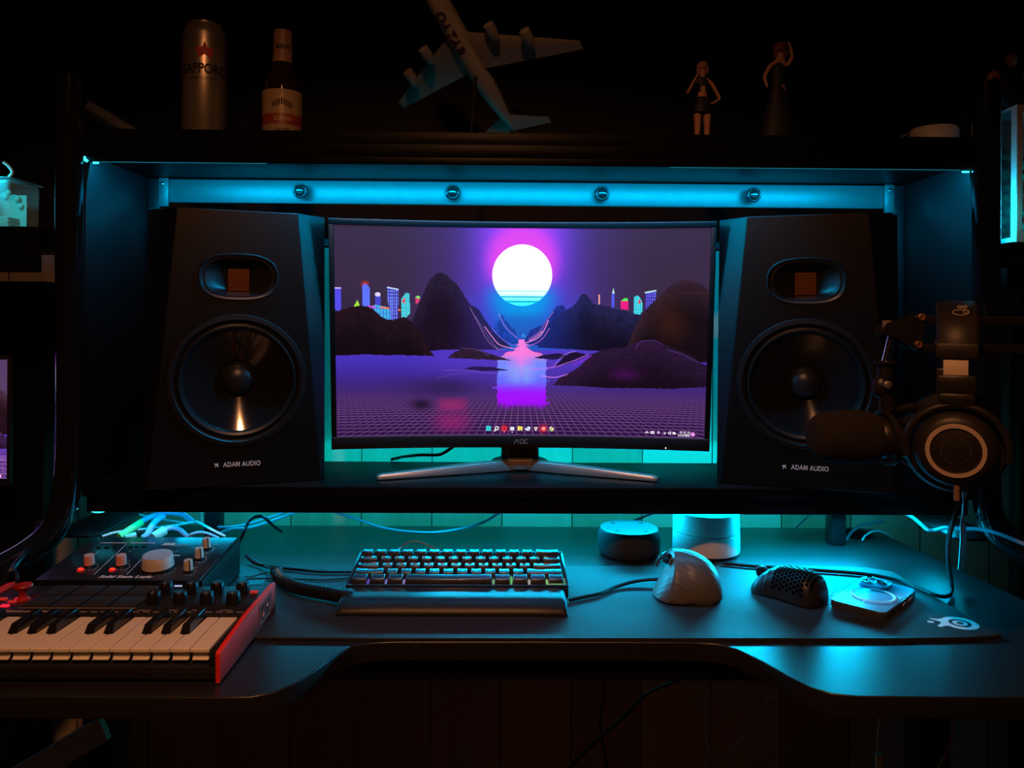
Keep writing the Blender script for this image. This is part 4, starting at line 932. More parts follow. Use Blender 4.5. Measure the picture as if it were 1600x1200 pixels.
# ================================================================== SCULPTED VERTICAL MOUSE
vc = onZ(1078, 938, ZM)
vm = thing('ergonomic_mouse', 'grey sculpted vertical mouse with ribbed palm side beside the keyboard', 'mouse', (vc.x, vc.y, ZM), 0)
bm = new(); NA, NS = 72, 26
def vshape(a, s):
    ca, sa = math.cos(a), math.sin(a)
    bx = 0.0455 * math.copysign(abs(ca) ** 0.85, ca); by = 0.040 * math.copysign(abs(sa) ** 0.9, sa) + 0.016
    if sa < 0: by += 0.004 * math.cos(ca * 3.0) * (-sa) - 0.002
    ax_, ay_ = -0.016, 0.030
    left = max(0, -ca) ** 1.3; H_ = 0.0545
    conv = 1 - (0.84 if ca > 0 else 0.9) * s ** (1.95 if ca > 0 else 2.6 - 1.2 * left)
    conc = (1 - s) ** 2.0
    k_ = min(1.0, left * 1.25 + 0.10 * max(0, -sa)); r_s = conv * (1 - k_) + conc * k_
    x = ax_ + (bx - ax_) * r_s; y = ay_ + (by - ay_) * (1 - 0.9 * s ** (1.6 if sa < 0 else 2.5)); bend = 0
    z = H_ * math.sin(s * math.pi / 2) ** (0.9 if ca <= 0 else 0.8) + 0.003
    if sa < 0: z += 0.004 * (1 - s) * max(0, math.cos((ca - .45) * 2.2)) * (-sa)
    return Vector((x + bend, y, z))
rings = [[bm.verts.new(vshape(2 * math.pi * k / NA, i / NS)) for k in range(NA)] for i in range(NS)]
apex = bm.verts.new((-0.002, 0.030, 0.0577))
for a, b in zip(rings, rings[1:]):
    for k in range(NA): bm.faces.new([a[k], a[(k + 1) % NA], b[(k + 1) % NA], b[k]])
for k in range(NA): bm.faces.new([rings[-1][k], rings[-1][(k + 1) % NA], apex])
# base rim
lo = [bm.verts.new((v.co.x * 0.93, (v.co.y - .016) * 0.93 + .016, 0.0006)) for v in rings[0]]
for k in range(NA): bm.faces.new([rings[0][k], rings[0][(k + 1) % NA], lo[(k + 1) % NA], lo[k]])
bm.faces.new(lo)
m_vm = mat('mouse_shell_grey', (0.105, 0.10, 0.095), 0.40)
nt = m_vm.node_tree; b_ = nt.nodes['Principled BSDF']; tc = nt.nodes.new('ShaderNodeTexCoord'); mp = nt.nodes.new('ShaderNodeMapping'); mp.inputs['Rotation'].default_value = (0.4, 0.9, -0.5)
wv = nt.nodes.new('ShaderNodeTexWave'); wv.inputs['Scale'].default_value = 46; wv.inputs['Distortion'].default_value = 2.5; bp = nt.nodes.new('ShaderNodeBump'); bp.inputs['Strength'].default_value = 0.16; bp.inputs['Distance'].default_value = 0.0012
nt.links.new(tc.outputs['Object'], mp.inputs[0]); nt.links.new(mp.outputs[0], wv.inputs['Vector']); nt.links.new(wv.outputs['Fac'], bp.inputs['Height']); nt.links.new(bp.outputs['Normal'], b_.inputs['Normal'])
obj('shell', bm, m_vm, vm, smooth=60)
bm = new(); lathe(bm, [(0.0068, -0.0035), (0.0082, -0.0022), (0.0082, 0.0022), (0.0068, 0.0035), (0, 0.0035)], 28, T(-0.0265, 0.0185, 0.050) @ RZ(35) @ RY(80)); lathe(bm, [(0, -0.0035), (0.0068, -0.0035)], 28, T(-0.0265, 0.0185, 0.050) @ RZ(35) @ RY(80), cap=False); obj('scroll_wheel', bm, M_SIL, vm)
bm = new(); tube(bm, [(-0.0385, 0.030, 0.0355), (-0.036, 0.028, 0.044), (-0.031, 0.026, 0.051), (-0.025, 0.026, 0.056)], 0.0020, 10); obj('finger_button', bm, mat('dark_button', (0.05, 0.06, 0.07), 0.35), vm)
bm = new(); box(bm, -0.036, -0.024, 0.008, 0.013, 0.036, 0.0385, 0.001); obj('side_button', bm, mat('dark_button', (0.05, 0.06, 0.07), 0.35), vm) if False else bm.free()

# ================================================================== HONEYCOMB MOUSE
hc = onZ(1232, 933, ZM)
hm = thing('gaming_mouse', 'matte black mouse with a honeycomb pierced shell near the phone', 'mouse', (hc.x + 0.002, hc.y + 0.004, ZM), R(132))
def hs(u, v):
    """u: -1 tail .. 1 nose (local x), v: angle over the back 0..pi"""
    L = 0.0500; wv_ = 0.030 * (1 - 0.12 * math.cos(u * 2.6)) * max(0.0, 1 - abs(u) ** 4.5) ** 0.5
    hh = (0.0375 - 0.0045 * u - 0.011 * max(0, u) ** 2) * max(0.0, 1 - abs(u - (-0.12)) ** 3.2 * (0.85 if u > 0 else 1.35)) ** 0.5
    cv, sv = math.cos(v), math.sin(v)
    return Vector((u * L, wv_ * math.copysign(abs(cv) ** .8, cv), 0.0022 + max(0.001, hh) * abs(sv) ** .8))
bm = new(); NU, NV = 48, 36
G = [[bm.verts.new(hs(-0.985 + 1.955 * i / NU, math.pi * j / NV)) for j in range(NV + 1)] for i in range(NU + 1)]
for i in range(NU):
    for j in range(NV): bm.faces.new([G[i][j], G[i + 1][j], G[i + 1][j + 1], G[i][j + 1]])
    bm.faces.new([G[i][0], G[i][NV], G[i + 1][NV], G[i + 1][0]])
bm.faces.new(G[0]); bm.faces.new(G[-1])
shell = obj('shell', bm, mat('mouse_shell_black', (0.016, 0.016, 0.017), 0.38, spec=0.7), hm, smooth=60)
bm = new()
for i in range(11):
    for j in range(14):
        u = -0.80 + i * 0.100; v = R(16) + (j + (0.5 if i % 2 else 0)) * R(11.2)
        if v > R(166) or u > 0.28 or (u > .08 and False): continue
        if u < -0.62 and (v < R(35) or v > R(145)): continue
        c0 = hs(u, v); du = (hs(u + .01, v) - c0).normalized(); dv = (hs(u, v + .02) - c0).normalized(); nn = du.cross(dv).normalized()
        if nn.z < 0 and c0.z > .012: nn = -nn
        if nn.dot(c0 - Vector((c0.x, 0, 0.012))) < 0: nn = -nn
        rr = 0.00262
        for sgn in (1,):
            f = [bm.verts.new(c0 + nn * 0.00025 + (du * math.cos(R(60 * k)) + dv * math.sin(R(60 * k))) * rr) for k in range(6)]
            bm.faces.new(f)
obj('honeycomb_holes', bm, mat('hole_black', (0.001, 0.001, 0.001), 0.9, spec=0.05), shell, smooth=0)
bm = new(); lathe(bm, [(0, -0.0035), (0.0078, -0.0035), (0.009, -0.002), (0.009, 0.002), (0.0078, 0.0035), (0, 0.0035)], 28, T(0.0385, 0, 0.0225) @ RX(90)); obj('scroll_wheel', bm, M_RUB, hm)
bm = new()
for s_ in (-1, 1): tube(bm, [(0.0465, 0.0042 * s_, 0.0275), (0.040, 0.0042 * s_, 0.0300), (0.031, 0.0042 * s_, 0.0325)], 0.0007, 6)
obj('wheel_trim', bm, M_SIL, hm)
bm = new(); pts = [hs(0.42, R(a)) * 1.003 for a in range(4, 177, 8)]; tube(bm, pts, 0.0006, 6, 2); obj('button_seam', bm, M_BEZ, hm)

# ================================================================== PHONE in a clear case
f0, f1, f2 = onZ(1290, 938, ZM + .011), onZ(1386, 957, ZM + .011), onZ(1433, 920, ZM + .011)
ax = (f1 - f0).normalized(); ln = (f2 - f1).normalized()
pa = math.atan2(ln.y, ln.x) - math.pi / 2
ph = thing('phone', 'phone in a glossy clear case lying face down on the mat', 'phone', ((f0.x + f1.x) / 2, (f0.y + f1.y) / 2, ZM + 0.0003), pa)
PWd, PL, PT = 0.073, 0.128, 0.0105
M_GLB = mat('phone_back_glass', (0.22, 0.50, 0.70), 0.30, spec=1.0, coat=1.0); M_CLR = mat('clear_case', (0.25, 0.28, 0.30), 0.07, spec=1.0, alpha=0.14)  # back glass base is blue in place of the cyan strip's reflection
def rr_poly(x0, x1, y0, y1, r, n=6):
    out = []
    for cx, cy, a0 in ((x1 - r, y1 - r, 0), (x0 + r, y1 - r, 90), (x0 + r, y0 + r, 180), (x1 - r, y0 + r, 270)):
        for k in range(n + 1): a = R(a0 + 90 * k / n); out.append((cx + r * math.cos(a), cy + r * math.sin(a)))
    return out
bm = new(); prism(bm, rr_poly(-PWd / 2 + .002, PWd / 2 - .002, .002, PL - .002, .009), 0.0012, PT - 0.0012, 0.001); obj('body', bm, mat('phone_edge', (0.06, 0.07, 0.08), 0.2, metal=0.8), ph)
bm = new(); prism(bm, rr_poly(-PWd / 2 + .003, PWd / 2 - .003, .003, PL - .003, .008), PT - 0.0011, PT - 0.0005, 0.0002, 1); obj('back_glass', bm, M_GLB, ph)
bm = new(); prism(bm, rr_poly(-PWd / 2, PWd / 2, 0, PL, .011), 0.0, PT + 0.0006, 0.0016, 3); obj('clear_case', bm, M_CLR, ph)
bm = new(); prism(bm, rr_poly(-PWd / 2 + .006, -PWd / 2 + .044, PL - .044, PL - .006, .010), PT + 0.0007, PT + 0.0035, 0.0008); cb_ = obj('camera_bump', bm, M_GLB, ph)
for cx, cy in ((-.0205, -.016), (-.0205, -.034), (-.0045 + .0, -.025)):
    bm = new(); lathe(bm, [(0.0075, 0), (0.0075, 0.0015), (0.006, 0.0022), (0.005, 0.0012), (0, 0.0012)], 28, T(cx + .001, PL + cy, PT + 0.0034)); obj('camera_lens', bm, M_SIL, cb_)
bm = new(); lathe(bm, [(0.0235, 0.0), (0.0262, 0.0007), (0.0275, 0.0)], 56, T(0.002, PL * .44, PT + 0.0006), cap=False); box(bm, 0.0015, 0.0025, PL * .44 - .038, PL * .44 - .031, PT + .0006, PT + .0011); obj('magnet_ring', bm, mat('ring_frost', (0.75, 0.85, 0.9), 0.3), ph)
bm = new(); box(bm, PWd / 2 - .0002, PWd / 2 + .0008, .060, .072, .004, .0072, .0005); box(bm, PWd / 2 - .0002, PWd / 2 + .0008, .082, .100, .004, .0072, .0005); obj('side_buttons', bm, mat('pale_button', (0.5, 0.55, 0.55), 0.3), ph)

# ================================================================== MICROPHONE ON A BOOM ARM
MY = 0.86
am_ = thing('boom_arm', 'black twin-bar microphone boom arm with copper coloured screws', 'microphone arm', (0, 0, 0))
def P2(px, py, y=MY): return onY(px, py, y)
M_ARM = mat('arm_black', (0.015, 0.012, 0.010), 0.38)
M_SCR = mat('screw_copper', (0.75, 0.42, 0.25), 0.3, metal=0.9)
for (ya, yb, x0, x1) in ((499, 500, 1436, 1730), (543, 545, 1430, 1730)):
    a, b = P2(x0, ya), P2(x1, yb + (x1 - x0) * 0.012); bm = new()
    bmesh_pts = [(a, 0.0052), (b, 0.0052)]
    d = (b - a).normalized(); up = d.cross(Vector((0, 1, 0))).normalized() * -1
    vs = []
    for p in (a, b):
        vs.append([bm.verts.new(p + up * s1 * 0.0048 + Vector((0, s2 * 0.005, 0))) for s1, s2 in ((-1, -1), (1, -1), (1, 1), (-1, 1))])
    for k in range(4): bm.faces.new([vs[0][k], vs[0][(k + 1) % 4], vs[1][(k + 1) % 4], vs[1][k]])
    bm.faces.new(vs[0]); bm.faces.new(vs[1]); bmesh.ops.recalc_face_normals(bm, faces=bm.faces)
    bmesh.ops.bevel(bm, geom=list(bm.edges), offset=0.0012, segments=2, profile=.5, affect='EDGES'); obj('arm_bar', bm, M_ARM, am_)
for dy in (-0.008, 0.0065):
    bm = new(); pts = [(P2(x, y).x, P2(x, y).z) for x, y in ((1376, 512), (1382, 504), (1404, 501), (1432, 489), (1441, 494), (1441, 505), (1436, 520), (1437, 540), (1430, 547), (1420, 545), (1398, 527), (1380, 524), (1371, 518))]
    prism(bm, pts, MY + dy, MY + dy + 0.0022, 0.0006, axis='Y'); obj('joint_plate', bm, M_ARM, am_)
for x, y in ((1433.5, 495.5), (1428.5, 538)):
    p = P2(x, y); bm = new(); lathe(bm, [(0.0042, 0), (0.0042, 0.002), (0.003, 0.0026), (0.0022, 0.0014), (0, 0.0014)], 24, T(p.x, MY - 0.0083, p.z) @ RX(90)); obj('screw', bm, M_SCR, am_)
bm = new(); tube(bm, [P2(1386, 516), P2(1386, 500.5)], 0.005, 16, 0); obj('swivel_cap', bm, mat('cap_brown', (0.25, 0.17, 0.13), 0.35), am_)
bm = new(); tube(bm, [P2(1393, 526), P2(1383.5, 565)], 0.0046, 20, 0); obj('swivel_pin', bm, M_SIL, am_)
# tail of the arm, out of frame: elbow, post and base on the desk
bm = new(); bx_ = P2(1745, 535).x; box(bm, bx_ - 0.02, bx_ + 0.012, MY - 0.012, MY + 0.012, 1.06, 1.125, 0.003); tube(bm, [(bx_, MY, 1.07), (bx_, MY, ZD + 0.02)], 0.0085, 16, 0); lathe(bm, [(0.03, 0.0004), (0.03, 0.02), (0, 0.022)], 32, T(bx_, MY, ZD)); obj('base_post', bm, M_BLK, am_)
mc = thing('microphone', 'black microphone with foam windscreen pointing sideways in its mount', 'microphone', (0, 0, 0))
bm = new(); tube(bm, [P2(1383.5, 565.5), P2(1383, 590)], 0.0095, 24, 0); tube(bm, [P2(1383.2, 564), P2(1383.2, 567.5)], 0.0135, 24, 0); ellipsoid(bm, P2(1379, 604), (0.012, 0.010, 0.014)); tube(bm, [P2(1380, 602), P2(1388, 640)], 0.0085, 20, 0); obj('mount_swivel', bm, M_ARM, mc)
p = P2(1379, 600); bm = new(); lathe(bm, [(0.0045, 0), (0.0045, 0.004), (0.003, 0.005), (0, 0.005)], 20, T(p.x, MY - 0.0095, p.z) @ RX(90)); obj('mount_screw', bm, M_BRZ, mc)
mcz = P2(1315, 683)
fx0, fx1 = P2(1264, 683).x, P2(1369, 683).x
fo = [(0, 0.0)]; 
bm = new(); Lf = fx1 - fx0
prof = [(0, 0), (0.012, 0.0008), (0.020, 0.004), (0.0255, 0.010), (0.0285, 0.020), (0.0302, 0.034), (0.0305, 0.050), (0.0298, 0.064), (0.0270, 0.0715), (0.020, 0.0735), (0, 0.0735)]
prof = [(r, z * Lf / 0.0735) for r, z in prof]
lathe(bm, prof, 48, T(fx0, MY, mcz.z) @ RY(90)); obj('foam_windscreen', bm, mat('foam_black', (0.014, 0.011, 0.010), 0.95, bump=1.0, nscale=900), mc)
bm = new(); bx0 = fx1 + 0.0005
lathe(bm, [(0.0, 0), (0.022, 0), (0.0235, 0.003), (0.0235, 0.012), (0.0215, 0.014), (0.0215, 0.030), (0.0235, 0.032), (0.0235, 0.045), (0.020, 0.050), (0, 0.050)], 40, T(bx0, MY, mcz.z) @ RY(90)); obj('body', bm, M_ARM, mc)
for k in range(2):
    bm = new(); lathe(bm, [(0.0290, -0.003), (0.0320, -0.003), (0.0320, 0.003), (0.0290, 0.003), (0.0290, -0.003)], 48, T(bx0 + 0.010 + 0.030 * k, MY, mcz.z) @ RY(90 + (8 if k else -6)), cap=False); obj('mount_ring', bm, M_ARM, mc)
for k in range(6):
    a = R(60 * k + 15); bm = new(); q = lambda r, x: (bx0 + x, MY + r * math.cos(a), mcz.z + r * math.sin(a)); tube(bm, [q(0.030, 0.010), q(0.0238, 0.024), q(0.030, 0.040)], 0.0012, 6); obj('elastic_band', bm, M_RUB, mc)
bm = new(); pts = [P2(1388, 640), P2(1402, 646), P2(1425, 642), P2(1440, 650)]; tube(bm, [Vector((v.x, v.y - 0.001, v.z + 0.004)) for v in pts], 0.0052, 12); obj('mount_bar', bm, M_ARM, mc)

# ================================================================== HEADPHONES hung over the boom arm
HYf = 0.775
hpd = thing('headphones', 'black over-ear headphones with copper rings hung over the boom arm', 'headphones', (0, 0, 0))
hp = lambda px, py, y=HYf: onY(px, py, y)
top = hp(1499, 478, 0.83); hxm = hp(1497, 600).x
M_HB = mat('headband_pad', (0.022, 0.017, 0.014), 0.45, bump=0.3, nscale=700)
bm = new()
# padded band: arc in the depth direction, wide across the picture
za, yc, ry_, rz_ = hp(1495, 555).z, 0.852, 0.074, top.z - hp(1495, 555).z
secs = []
N = 26
for i in range(N + 1):
    t_ = math.pi * i / N; y = yc - ry_ * math.cos(t_); z = za + rz_ * max(0.0, math.sin(t_)) ** 0.8; xw = 0.0185 + 0.0012 * math.sin(t_)
    nrm_ = Vector((0, -math.cos(t_), math.sin(t_))).normalized(); c0 = Vector((hxm + 0.001, y, z))
    secs.append([bm.verts.new(c0 + Vector((xw * a, 0, 0)) + nrm_ * b * 0.006) for a, b in ((-1, -.4), (-1, .4), (-.85, 1), (.85, 1), (1, .4), (1, -.4), (.85, -1), (-.85, -1))])
for a, b in zip(secs, secs[1:]):
    for k in range(8): bm.faces.new([a[k], a[(k + 1) % 8], b[(k + 1) % 8], b[k]])
bm.faces.new(secs[0]); bm.faces.new(secs[-1]); obj('headband', bm, M_HB, hpd, smooth=60)
zz = lambda py: hp(1495, py).z
def side(sgn):
    y = yc - ry_ if sgn < 0 else yc + ry_; f = -1 if sgn < 0 else 1
    bm = new(); box(bm, hxm - 0.0190, hxm + 0.0195, y - 0.006, y + 0.006, zz(560), zz(536), 0.0025); box(bm, hxm - 0.010, hxm + 0.010, y - 0.0064, y + 0.004, zz(548), zz(546.8), 0.0002, 1); s_ = obj('band_end', bm, M_HB, hpd)
    bm = new(); box(bm, hxm - 0.0118, hxm + 0.0105, y - 0.0025, y + 0.0025, zz(590), zz(556), 0.0006); obj('size_slider', bm, mat('slider_steel', (0.80, 0.66, 0.50), 0.4, metal=0.2), hpd)
    bm = new(); box(bm, hxm - 0.0178, hxm + 0.0178, y - 0.008, y + 0.006, zz(616), zz(586), 0.003); box(bm, hxm - 0.0165, hxm + 0.0165, y - 0.009, y + 0.004, zz(634), zz(614), 0.003); obj('yoke_hinge', bm, M_ARM, hpd)
    czz = zz(702); M = T(hxm - 0.0005, y + f * 0.0, czz) @ (RX(90 + 3) if sgn < 0 else RX(-90))
    bm = new(); lathe(bm, [(0.0, -0.030), (0.041, -0.030), (0.0475, -0.024), (0.0485, -0.014), (0.045, -0.008), (0.040, -0.006), (0.038, 0.002), (0.034, 0.0085), (0.0285, 0.0115), (0.0, 0.0115)], 64, M); 
    cu = obj('ear_cup', bm, mat('cup_black', (0.018, 0.014, 0.012), 0.45), hpd)
    bm = new(); lathe(bm, [(0.0232, 0.0117), (0.0232, 0.0132), (0.0270, 0.0132), (0.0274, 0.0117)], 64, M, cap=False); obj('cup_ring', bm, mat('ring_satin', (0.75, 0.58, 0.48), 0.35, metal=0.35), cu)
    bm = new(); lathe(bm, [(0.0128, 0.0117), (0.0128, 0.0119), (0.0134, 0.0119), (0.0134, 0.0117)], 40, M, cap=False); obj('cup_mark', bm, mat('faint_mark', (0.06, 0.05, 0.045), 0.4), cu)
    # open yoke around the cup
    bm = new(); yk = [(hxm + 0.0455 * math.cos(R(a)), y - f * 0.004 * 0, czz + 0.0455 * math.sin(R(a))) for a in range(-12, 193, 12)]
    tube(bm, [(a_, b_ + (-0.004 if sgn < 0 else 0.004), c_2) for a_, b_, c_2 in yk], 0.0042, 10, 2); obj('yoke', bm, M_ARM, hpd)
    if sgn < 0:
        bm = new(); tube(bm, [(hxm + 0.001, y - 0.002, czz - 0.036), (hxm + 0.001, y - 0.002, czz - 0.052)], 0.0030, 12, 0); obj('cable_plug', bm, mat('plug_copper', (0.5, 0.3, 0.2), 0.35, metal=0.6), hpd)
side(-1); side(1)
_th = R(-29); _p = Vector((hxm, yc - ry_, 0)); hpd.rotation_euler = (0, 0, _th); hpd.location = _p - Matrix.Rotation(_th, 3, 'Z') @ _p
# maker's mark on the band: an oval with a small inner loop, and two letters above it
bm = new(); q0 = hp(1502, 484, yc - ry_ + 0.016)
def bandpt(a, b):                                       # a across, b up along the band face
    t_ = R(46) + b / 0.074; y = yc - ry_ * math.cos(t_); z = za + rz_ * max(0.0, math.sin(t_)) ** 0.8; n_ = Vector((0, -math.cos(t_), math.sin(t_))).normalized()
    return Vector((hxm + 0.004 + a, y, z)) + n_ * 0.0062
tube(bm, [bandpt(0.0075 * math.cos(R(t)), 0.006 * math.sin(R(t))) for t in range(0, 361, 20)], 0.00045, 6, 2)
tube(bm, [bandpt(0.005 + 0.0025 * math.cos(R(t)), 0.0035 * math.sin(R(t)) + .001) for t in range(0, 361, 30)], 0.0004, 6, 2)
for cx in (-0.0005, 0.0042): tube(bm, [bandpt(cx + 0.0018 * math.cos(R(t)), 0.014 + 0.0035 * math.sin(R(t))) for t in range(0, 361, 40)], 0.0006, 6, 2)
obj('maker_mark', bm, M_WT, hpd)
# cables of the right side
def cz(pts, z): return [onZ(x, y, z) for x, y in pts]
up_pts = [hp(1498, 764, 0.775), hp(1497, 790, 0.782), hp(1489, 815, 0.80), hp(1482, 845, 0.85), hp(1482, 880, 0.92)]
dn = [onZ(1487, 912, ZM + 0.012)] + cz([(1486, 927), (1478, 932), (1462, 930), (1440, 921), (1400, 906), (1350, 897), (1290, 892), (1230, 888), (1170, 884), (1130, 880)], ZM + 0.0032)
cable('long black headphone cable looping down to the desk and behind both mice', up_pts + dn, 0.0027, M_CABB)

# twisted white strap
bm = new(); sp_ = []
WS = [(1509, 760, .0042, 10), (1507, 773, .0036, 15), (1505.5, 783, .0026, 55), (1504.5, 790, .0018, 85), (1504, 802, .0014, 88), (1504, 812, .0034, 25), (1504.5, 822, .0042, 5), (1505, 845, .0042, 0), (1503, 870, .0042, 5), (1501.5, 890, .0042, 0)]
secs = []
for x, y, wd, tw in WS:
    p = hp(x, y, 1.0 + (y - 760) / 130 * 0.078); d = Vector((math.cos(R(tw)), math.sin(R(tw)), 0)); e = Vector((-d.y, d.x, 0))
    secs.append([bm.verts.new(p + d * wd * a + e * 0.0006 * b) for a, b in ((-1, -1), (1, -1), (1, 1), (-1, 1))])
for a, b in zip(secs, secs[1:]):
    for k in range(4): bm.faces.new([a[k], a[(k + 1) % 4], b[(k + 1) % 4], b[k]])
bm.faces.new(secs[0]); bm.faces.new(secs[-1])
tag(obj('strap', bm, M_WHT), 'flat twisted white strap hanging down to the desk beside the headphone cable', 'strap')

# ================================================================== CABLES
def cb(label, pts, r, m, **k): return cable(label, pts, r, m, **k)
Y_ = lambda px, py, y: onY(px, py, y)
cb('black mouse cable running from the keyboard to the sculpted mouse', cz([(890, 938), (912, 933), (935, 928), (960, 918)], ZM + .0028) + [onZ(985, 910, ZM + .005), onZ(1010, 906, ZM + .007), onZ(1032, 905, ZM + .008)], 0.0024, M_CABB)
cb('thin black cable running from the audio interface toward the keyboard', [onZ(384, 868, ZD + .02), onZ(398, 880, ZD + .012), onZ(420, 885, ZD + .006), onZ(455, 889, ZM + .003), onZ(500, 893, ZM + .003), onZ(553, 893, ZM + .003)], 0.0021, M_CABB)
cb('very thin dark cable lying beside the coiled cable', cz([(372, 912), (390, 905), (440, 904), (500, 906), (552, 903)], ZM + .0018), 0.0011, M_CABB)
cb('light blue looped cable rising behind the keyboard', [onZ(655, 870, ZM + .02), onZ(624, 861, ZM + .03), Y_(627, 855, 1.135), Y_(637, 848, 1.135), Y_(650, 846, 1.135), Y_(664, 850, 1.135), Y_(690, 862, 1.125)], 0.0013, M_CABG)
cb('long sagging grey cable hanging under the shelf behind the keyboard', [Y_(505, 792, 1.30), Y_(530, 802, 1.30), Y_(560, 812, 1.29), Y_(600, 825, 1.27), Y_(640, 831, 1.26), Y_(680, 832, 1.26), Y_(720, 826, 1.28), Y_(755, 816, 1.30), Y_(782, 800, 1.32), Y_(795, 790, 1.32)], 0.0022, M_CABG)
cb('grey cable hanging under the shelf above the fabric speaker', [Y_(940, 823, 1.36), Y_(958, 818, 1.36), Y_(985, 815, 1.34), Y_(1010, 806, 1.33), Y_(1040, 795, 1.32)], 0.0022, M_CABG)
cb('short straight grey cable end right of the white router', [Y_(1243, 826, 1.34), Y_(1256, 813, 1.34), Y_(1272, 800, 1.34), Y_(1282, 792, 1.34)], 0.0016, M_CABG)
cb('black monitor power cable lying on the lower shelf', [onZ(612, 718, zb_top + .003), onZ(630, 714, zb_top + .004), Y_(655, 711, 1.30), Y_(678, 711, 1.30), Y_(688, 710, 1.29), Y_(698, 705, 1.28), Y_(709, 697, 1.27), Y_(715, 690, 1.27)], 0.0027, M_CABB)
# pair of cables from the interface area rising to the shelf
cb('dark blue cable rising to the shelf above the interface', [Y_(345, 832, 1.20), Y_(362, 827, 1.21), Y_(380, 826, 1.22), Y_(400, 822, 1.24), Y_(430, 812, 1.26), Y_(462, 800, 1.28), Y_(480, 792, 1.29)], 0.0024, M_CABG)
cb('second dark blue cable running beside the rising one', [Y_(340, 824, 1.21), Y_(365, 823, 1.22), Y_(390, 818, 1.24), Y_(425, 807, 1.26), Y_(450, 798, 1.28), Y_(470, 790, 1.29)], 0.0020, M_CABG)
cb('black cable arching up over the interface rear corner', [onZ(374, 846, ZD + .03), Y_(382, 830, 1.17), Y_(388, 816, 1.18), Y_(398, 808, 1.19), Y_(412, 808, 1.20), Y_(428, 822, 1.22), Y_(440, 830, 1.24)], 0.0024, M_CABB)
# coiled cable
bm = new(); axis_ = spline([onZ(432, 893, ZM + .012), onZ(440, 905, ZM + .0105), onZ(462, 917, ZM + .0105), onZ(495, 924, ZM + .0105), onZ(528, 930, ZM + .0105), onZ(548, 934, ZM + .0105)], 12)
turns = 34; hel = []; m_ = len(axis_) - 1
for i in range(turns * 10 + 1):
    f_ = i / (turns * 10) * m_; k = min(int(f_), m_ - 1); c0 = axis_[k].lerp(axis_[k + 1], f_ - k); d = (axis_[k + 1] - axis_[k]).normalized(); s_ = d.cross(Vector((0, 0, 1))).normalized(); u_ = s_.cross(d)
    a = 2 * math.pi * i / 10; rr = 0.0072; hel.append(c0 + s_ * rr * math.cos(a) + u_ * rr * math.sin(a))
tube(bm, hel, 0.0021, 6, 0)
coil = tag(obj('coiled_cable', bm, M_CABB), 'thick coiled black cable lying on the mat beside the wrist rest', 'cable')
bm = new(); tube(bm, [onZ(385, 866, ZD + .012), onZ(395, 874, ZD + .008), onZ(412, 884, ZD + .006), onZ(424, 888, ZM + .008), axis_[0] + Vector((-0.002, 0, .004)), hel[0]], 0.0021, 8); obj('straight_end', bm, M_CABB, coil)
# plugs and leads behind the interface
iy = ay1
def lead(label, pts, r, mc_, plug=None):
    bm = new(); tube(bm, pts, r, 12); o = tag(obj('audio_lead', bm, mc_), label, 'cable', 'leads plugged into the audio interface')
    if plug:
        bm = new(); tube(bm, plug[0], plug[1], 14, 0); obj('plug_sleeve', bm, plug[2], o)
M_LB = mat('lead_sky_blue', (0.25, 0.50, 0.75), 0.4); M_GR = mat('plug_green', (0.20, 0.95, 0.30), 0.4); M_AQ = mat('plug_aqua', (0.35, 0.95, 0.85), 0.4)
lead('blue lead with a long bright green plug sleeve', [Y_(222, 814, 1.165), Y_(240, 806, 1.175), Y_(262, 801, 1.19), Y_(285, 804, 1.20), Y_(300, 815, 1.20)], 0.0042, M_LB, ([Y_(186, 839, 1.13), Y_(221, 816, 1.165)], 0.0055, M_GR))
lead('blue lead with a short green and aqua plug', [Y_(222, 842, 1.13), Y_(231, 834, 1.14), Y_(237, 822, 1.15), Y_(246, 812, 1.16), Y_(256, 806, 1.17)], 0.0046, M_LB, ([Y_(196, 841, 1.125), Y_(212, 836, 1.135)], 0.0045, M_AQ))
lead('blue lead with a fat aqua plug pointing down', [Y_(256, 829, 1.145), Y_(266, 825, 1.15), Y_(280, 828, 1.16), Y_(296, 842, 1.17)], 0.0040, M_LB, ([Y_(239, 840, 1.13), Y_(257, 829, 1.145)], 0.0072, M_AQ))
lead('thin bright lead bent over the interface rear edge', [Y_(160, 838, 1.14), Y_(185, 831, 1.15), Y_(230, 826, 1.16), Y_(265, 822, 1.17), Y_(300, 816, 1.17), Y_(310, 816, 1.165), Y_(330, 827, 1.15), Y_(352, 838, 1.14)], 0.0019, M_CABW)
lead('short pale blue lead beside the level knobs', [Y_(292, 841, 1.13), Y_(300, 835, 1.13), Y_(312, 832, 1.135), Y_(325, 834, 1.14), Y_(342, 841, 1.14)], 0.0023, M_LB)
lead('thin pale lead crossing behind the blue leads', [Y_(218, 804, 1.22), Y_(235, 809, 1.21), Y_(262, 813, 1.20), Y_(290, 817, 1.20)], 0.0012, M_CABW)
cb('thin vertical cable hanging against the wall behind the interface', [Y_(315, 795, 1.42), Y_(315, 805, 1.42), Y_(316, 820, 1.42), Y_(318, 840, 1.42)], 0.0014, M_CABW)
# grommet cables
cb('blue grey cable leaving the desk grommet toward the post', [Y_(1322, 845, 1.30), Y_(1326, 837, 1.31), Y_(1334, 828, 1.32), Y_(1346, 821, 1.33), Y_(1362, 817, 1.34), Y_(1380, 815, 1.35)], 0.0025, M_CABG)
cb('pale cable arching out of the desk grommet over the desk edge', [Y_(1347, 844, 1.29), Y_(1352, 837, 1.30), Y_(1362, 831, 1.31), Y_(1374, 830, 1.32), Y_(1386, 835, 1.33), Y_(1398, 846, 1.34), Y_(1408, 870, 1.36)], 0.0017, M_CABW)
